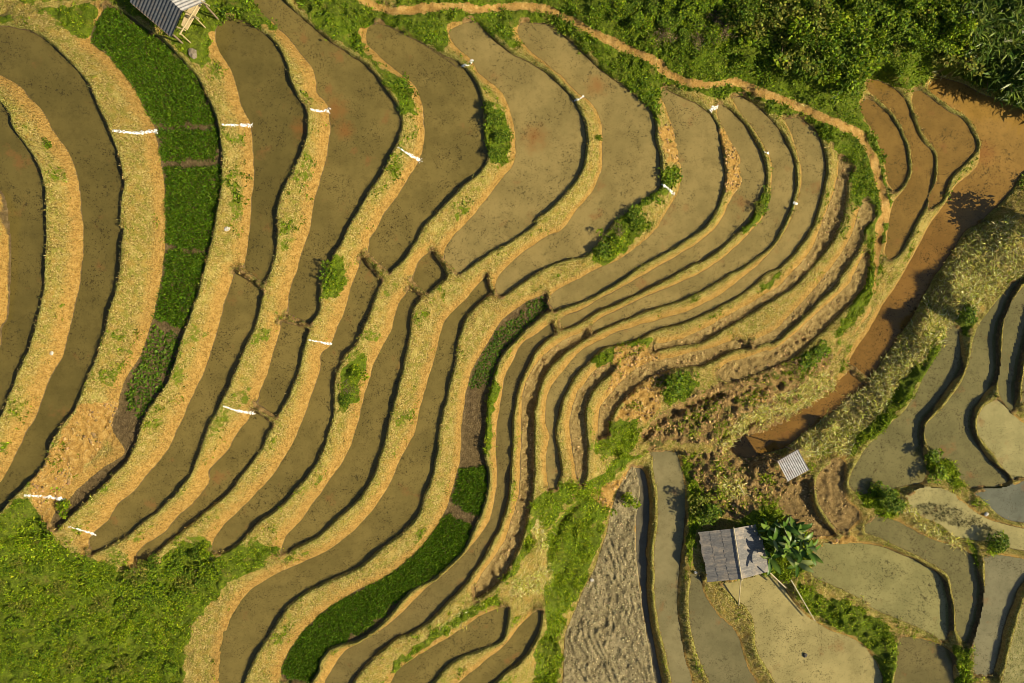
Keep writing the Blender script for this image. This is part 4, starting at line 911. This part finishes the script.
pr = MB().tube([(foot[0], foot[1], foot[2] - .1), np.array(W(741, 579, zr)) + (0, -.02, -.02)], .055, .045, 8)
o = pr.build('bamboo_pole', M_bamboo, None, foot); o.location = foot; tag(o, 'pale bamboo pole leaning from the pool edge up to the hut ridge', 'pole')
def pole(a, b, za, zb, r, label):
    A, B = np.array(W(*a, za)), np.array(W(*b, zb)); m = MB(); pts = [lerp(A, B, t) for t in np.linspace(0, 1, 6)]
    m.tube(pts, r, r * .8, 8)
    for q in pts[1:-1]:
        d = (B - A) / np.linalg.norm(B - A); m.tube([q - d * .015, q + d * .015], r * 1.15, r * 1.15, 8)
    o = m.build('bamboo_pole', M_bamboo, None, A); o.location = A; tag(o, label, 'pole')
pole((768, 571), (786, 588), 2.5, 2.05, .06, 'short bamboo pole sticking out under the broad leaved plant')
pole((791, 580), (815, 621), 2.5, 1.75, .05, 'long thin bamboo pole hanging out over the yellow brown pool')
pole((738, 484), (744, 494), 1.75, 1.72, .05, 'short pale stick lying on the weedy slope below the tin roof')

def corrugated(a, b, c, d, nw, amp, mat, name, parent, t=.012):
    """sheet a-b (top edge) to d-c (bottom edge), waves across a-b"""
    n = nw * 6 + 1; a, b, c, d = map(np.array, (a, b, c, d))
    nr = np.cross(b - a, d - a); nr /= np.linalg.norm(nr); nr = nr if nr[2] > 0 else -nr
    V, Fc = [], []
    for i in range(n):
        u = i / (n - 1); w = nr * amp * math.cos(2 * math.pi * nw * u)
        for s_ in (0, -t):
            V += [lerp(a, b, u) + w + nr * s_, lerp(d, c, u) + w + nr * s_]
    for i in range(n - 1):
        k = i * 4
        Fc += [(k, k + 4, k + 5, k + 1), (k + 2, k + 3, k + 7, k + 6), (k, k + 2, k + 6, k + 4), (k + 1, k + 5, k + 7, k + 3)]
    Fc += [(0, 1, 3, 2), (4 * n - 4, 4 * n - 2, 4 * n - 1, 4 * n - 3)]
    m = MB(); m.add(V, Fc); return m.build(name, mat, parent, tuple(parent.location))
# small tin roof
tz = 2.0
sh = empty('field_shelter', W(793, 467, tz)); tag(sh, 'small low shelter under one square sheet of pale ribbed tin', 'shelter')
q = [W(777.5, 461.5, tz + 1.05), W(798, 449.5, tz + 1.25), W(809, 469.5, tz + 1.15), W(788, 481.5, tz + .95)]
corrugated(q[0], q[1], q[2], q[3], 11, .022, M_tin_light, 'tin_roof', sh)
so = tuple(sh.location)
MB().tube([np.array(q[3]) + (-.1, -.02, -.08), np.array(q[2]) + (.1, 0, -.08)], .05, .05, 7).build('beam', M_wood, sh, so)
MB().tube([np.array(q[0]) + (-.05, 0, -.08), np.array(q[1]) + (.05, 0, -.08)], .05, .05, 7).build('beam', M_wood, sh, so)
cq = np.mean(np.array(q), 0)
for c in q:
    c = lerp(c, cq, .1); MB().tube([(c[0], c[1], hz(c[0], c[1]) - .2), (c[0], c[1], c[2] - .1)], .045, .04, 7).build('post', M_wood, sh, so)
# dark tin roofed hut at the top
uz = 10.1
uh = empty('hut', W(158, 8, uz)); tag(uh, 'hut with a dark ribbed tin roof and a bare bamboo frame at the top border', 'hut')
uo = tuple(uh.location)
zr2, ze2 = uz + 2.3, uz + 1.3
r1, r0 = np.array(W(182.5, 11.5, zr2)), np.array(W(169, -1, zr2)); dr = (r0 - r1) / np.linalg.norm(r0 - r1)
e1 = np.array(W(171.5, 37.5, ze2)); e0 = np.array(W(130, 2, ze2)); de = (e0 - e1); Lr = np.linalg.norm(de)
rA, rB = r1, r1 + dr * Lr
corrugated(rA, rB, e0, e1, 15, .03, M_tin_dark, 'tin_roof', uh)
f1 = rA + (rA - e1) * np.array([1, 1, 0]) * .9 + (0, 0, ze2 - zr2); f0 = rB + (rB - e0) * np.array([1, 1, 0]) * .9 + (0, 0, ze2 - zr2)
corrugated(rA, rB, f0, f1, 15, .03, M_tin_light, 'tin_roof', uh)
for c in (lerp(e1, rA, .12), lerp(e0, rB, .12), lerp(f1, rA, .12), lerp(f0, rB, .12)):
    MB().tube([(c[0], c[1], hz(c[0], c[1]) - .2), (c[0], c[1], c[2] - .08)], .06, .06, 7).build('post', M_wood, uh, uo)
MB().tube([(*(lerp(e1, e0, .04)[:2]), ze2 - .02), (*(lerp(e0, e1, .04)[:2]), ze2 - .02)], .04, .04, 6).build('beam', M_wood, uh, uo)
fz = uz + 1.35
for a, b in (((179.5, 34.5), (203, -4)), ((184, 10.5), (199, 18.8)), ((177, 27), (185.5, 30.5)), ((201, 1), (209.5, 6))):
    MB().tube([W(*a, fz + RNG.uniform(-.03, .05)), W(*b, fz + RNG.uniform(-.03, .05))], .055, .05, 8).build('frame_pole', M_bamboo, uh, uo)
for a in ((180, 33), (192, 14), (201, 0)):
    x, y, _ = W(*a, fz); MB().tube([(x, y, hz(x, y) - .2), (x, y, fz)], .045, .045, 7).build('post', M_bamboo, uh, uo)
pm = MB(); pm.slab(W(181, 25, uz + .75), W(187, 30, uz + .75), W(205, -2, uz + .75), W(192, -4, uz + .75), .05); pm.build('drying_mat', M_mat_, uh, uo)

# ------------------------------------------------------------------ broad leaved plant
def banana_leaf(L, Wd, droop, seed):
    r = np.random.default_rng(seed); n = 9; V, Fc, C = [], [], []
    for i in range(n):
        t = i / (n - 1); x = L * t * (1 - .12 * droop * t); z = L * (.10 * math.sin(t * 2.2) - .30 * droop * t * t)
        w = Wd * .5 * max(.06, math.sin(math.pi * min(1, .12 + .88 * t)) ** .6) * (1 if t > .08 else .3)
        for s in (-1, 0, 1):
            V.append((x, s * w * (1 + .06 * r.normal()), z + (.10 * w if s else -.02) + .01 * r.normal()))
    for i in range(n - 1):
        for s in (0, 1): Fc.append((i * 3 + s, i * 3 + s + 1, i * 3 + s + 4, i * 3 + s + 3))
    return V, Fc
def tint_leaf(V, Fc, col):
    v = np.array(V); c = np.tile((*col, 1), (len(v), 1)); c[1::3, :3] *= 1.5
    return np_mesh('leaf', v, np.array(Fc), M_shiny, {'tint': c}, True)
LEAFS = [tint_leaf(*banana_leaf(1.45, .40, d, s), c) for s, (d, c) in enumerate(((.4, (.045, .10, .012)), (.9, (.065, .13, .016)), (.6, (.09, .155, .022)), (1.1, (.04, .085, .013)), (.5, (.13, .20, .03)), (.8, (.20, .24, .08))))]
bp = at(783, 541); bp = (bp[0], bp[1], bp[2])
bp = (bp[0] + .05, bp[1] - .1, bp[2])
ban = empty('banana_plant', bp); tag(ban, 'big clump of long glossy leaves beside the plank roofed hut', 'plant')
M_pseudo = simple_mat('green_stalk', (.10, .13, .04), (.22, .24, .09), 6)
cnt = 0
for k in range(14):
    a = k * 2.4; r = .0 if k == 0 else RNG.uniform(.6, 1.75); bx, by = r * math.cos(a), r * math.sin(a); h = RNG.uniform(.7, 1.5) + (.3 if k == 0 else 0)
    MB().tube([(bx, by, -.4), (bx * 1.05, by * 1.05, h * .6), (bx * 1.12, by * 1.12, h)], .09, .05, 8).build('stem', M_pseudo, ban)
    for j in range(7):
        if cnt >= 98: break
        o = obj('leaf', LEAFS[RNG.integers(0, 6)], ban); cnt += 1
        o.location = (bx * 1.12, by * 1.12, h - .05 * RNG.random() * 6)
        o.rotation_euler = (RNG.normal(0, .35), RNG.uniform(-1.0, .25), j * 2.4 + RNG.uniform(-.5, .5)); s = RNG.uniform(.6, 1.05); o.scale = (s, s * RNG.uniform(.8, 1.2), s)

# ------------------------------------------------------------------ stones
M_stone = simple_mat('pale_stone', (.42, .39, .33), (.62, .58, .52), 5)
M_bstone = simple_mat('brown_stone', (.14, .11, .07), (.28, .23, .16), 5)
M_dstone = simple_mat('dark_stone', (.04, .035, .03), (.09, .08, .065), 5)
def stone(px, py, r, mat, label, dz=0, seed=0, wz=None):
    rr = np.random.default_rng(seed); V, Fc = [], []; nl, ns = 6, 9
    for i in range(nl + 1):
        th = math.pi * i / nl
        for j in range(ns):
            ph = 2 * math.pi * j / ns; q = r * (1 + rr.uniform(-.22, .22)) if 0 < i < nl else r
            V.append((q * math.sin(th) * math.cos(ph) * 1.25, q * math.sin(th) * math.sin(ph), q * .7 * math.cos(th)))
    for i in range(nl):
        for j in range(ns): Fc.append((i * ns + j, (i + 1) * ns + j, (i + 1) * ns + (j + 1) % ns, i * ns + (j + 1) % ns))
    p = at(px, py) if wz is None else W(px, py, wz)
    o = obj('stone', py_mesh('stone', V, Fc, mat), None, (p[0], p[1], p[2] + r * .3)); o.rotation_euler = (0, 0, rr.uniform(0, 6)); tag(o, label, 'stone')
stone(227, 229, .17, M_stone, 'white stone on the bank right of the rice beds', seed=1)
stone(193, 54, .30, M_bstone, 'grey boulder in weeds below the bamboo frame', seed=2)
stone(805, 655, .16, M_dstone, 'dark stone sticking out of the yellow brown pool', seed=3, wz=1.2)
stone(986, 514, .14, M_stone, 'white stone on the bund under the bluish pool', seed=4)
stone(592, 580, .13, M_stone, 'pale stone at the edge of the ploughed field', seed=5)
stone(924, 626, .12, M_stone, 'pale stone on the weedy bund at the foot of the big olive pool', seed=6)
stone(52, 353, .12, M_stone, 'small white stone on the second ochre bank', seed=7)
stone(696, 572, .14, M_stone, 'pale stone at the head of the wedge shaped pool', seed=8)

# ------------------------------------------------------------------ light and camera
AZ, EL = -16.0, 34.0                     # sun direction: degrees above east, elevation
sd = np.array([math.cos(math.radians(AZ)) * math.cos(math.radians(EL)), math.sin(math.radians(AZ)) * math.cos(math.radians(EL)), math.sin(math.radians(EL))])
from mathutils import Vector
sl = bpy.data.lights.new('sun', 'SUN'); sl.energy = 5.0; sl.angle = math.radians(.5); sl.color = (1.0, .86, .60)
so_ = bpy.data.objects.new('sun', sl); so_.rotation_euler = Vector(sd).to_track_quat('Z', 'Y').to_euler(); so_.location = (60, -20, 60); link(so_)
w = bpy.data.worlds.new('World'); scene.world = w; w.use_nodes = True
nt = w.node_tree; bg = nt.nodes['Background']
sky = nt.nodes.new('ShaderNodeTexSky'); sky.sky_type = 'NISHITA'; sky.sun_disc = False
sky.sun_elevation = math.radians(EL); sky.sun_rotation = math.radians(90 - AZ)
nt.links.new(sky.outputs[0], bg.inputs[0]); bg.inputs[1].default_value = .055
cam = bpy.data.cameras.new('camera'); cam.sensor_width = 36; cam.lens = 36 * F / 1024; cam.clip_end = 600
co = bpy.data.objects.new('camera', cam); co.location = (0, 0, HC); link(co); scene.camera = co
scene.view_settings.view_transform = 'Standard'; scene.view_settings.look = 'None'; scene.view_settings.gamma = 1
scene.view_settings.exposure = .52
scene.cycles.max_bounces = 5
scene.cycles.pixel_filter_type = 'BLACKMAN_HARRIS'; scene.cycles.filter_width = .85
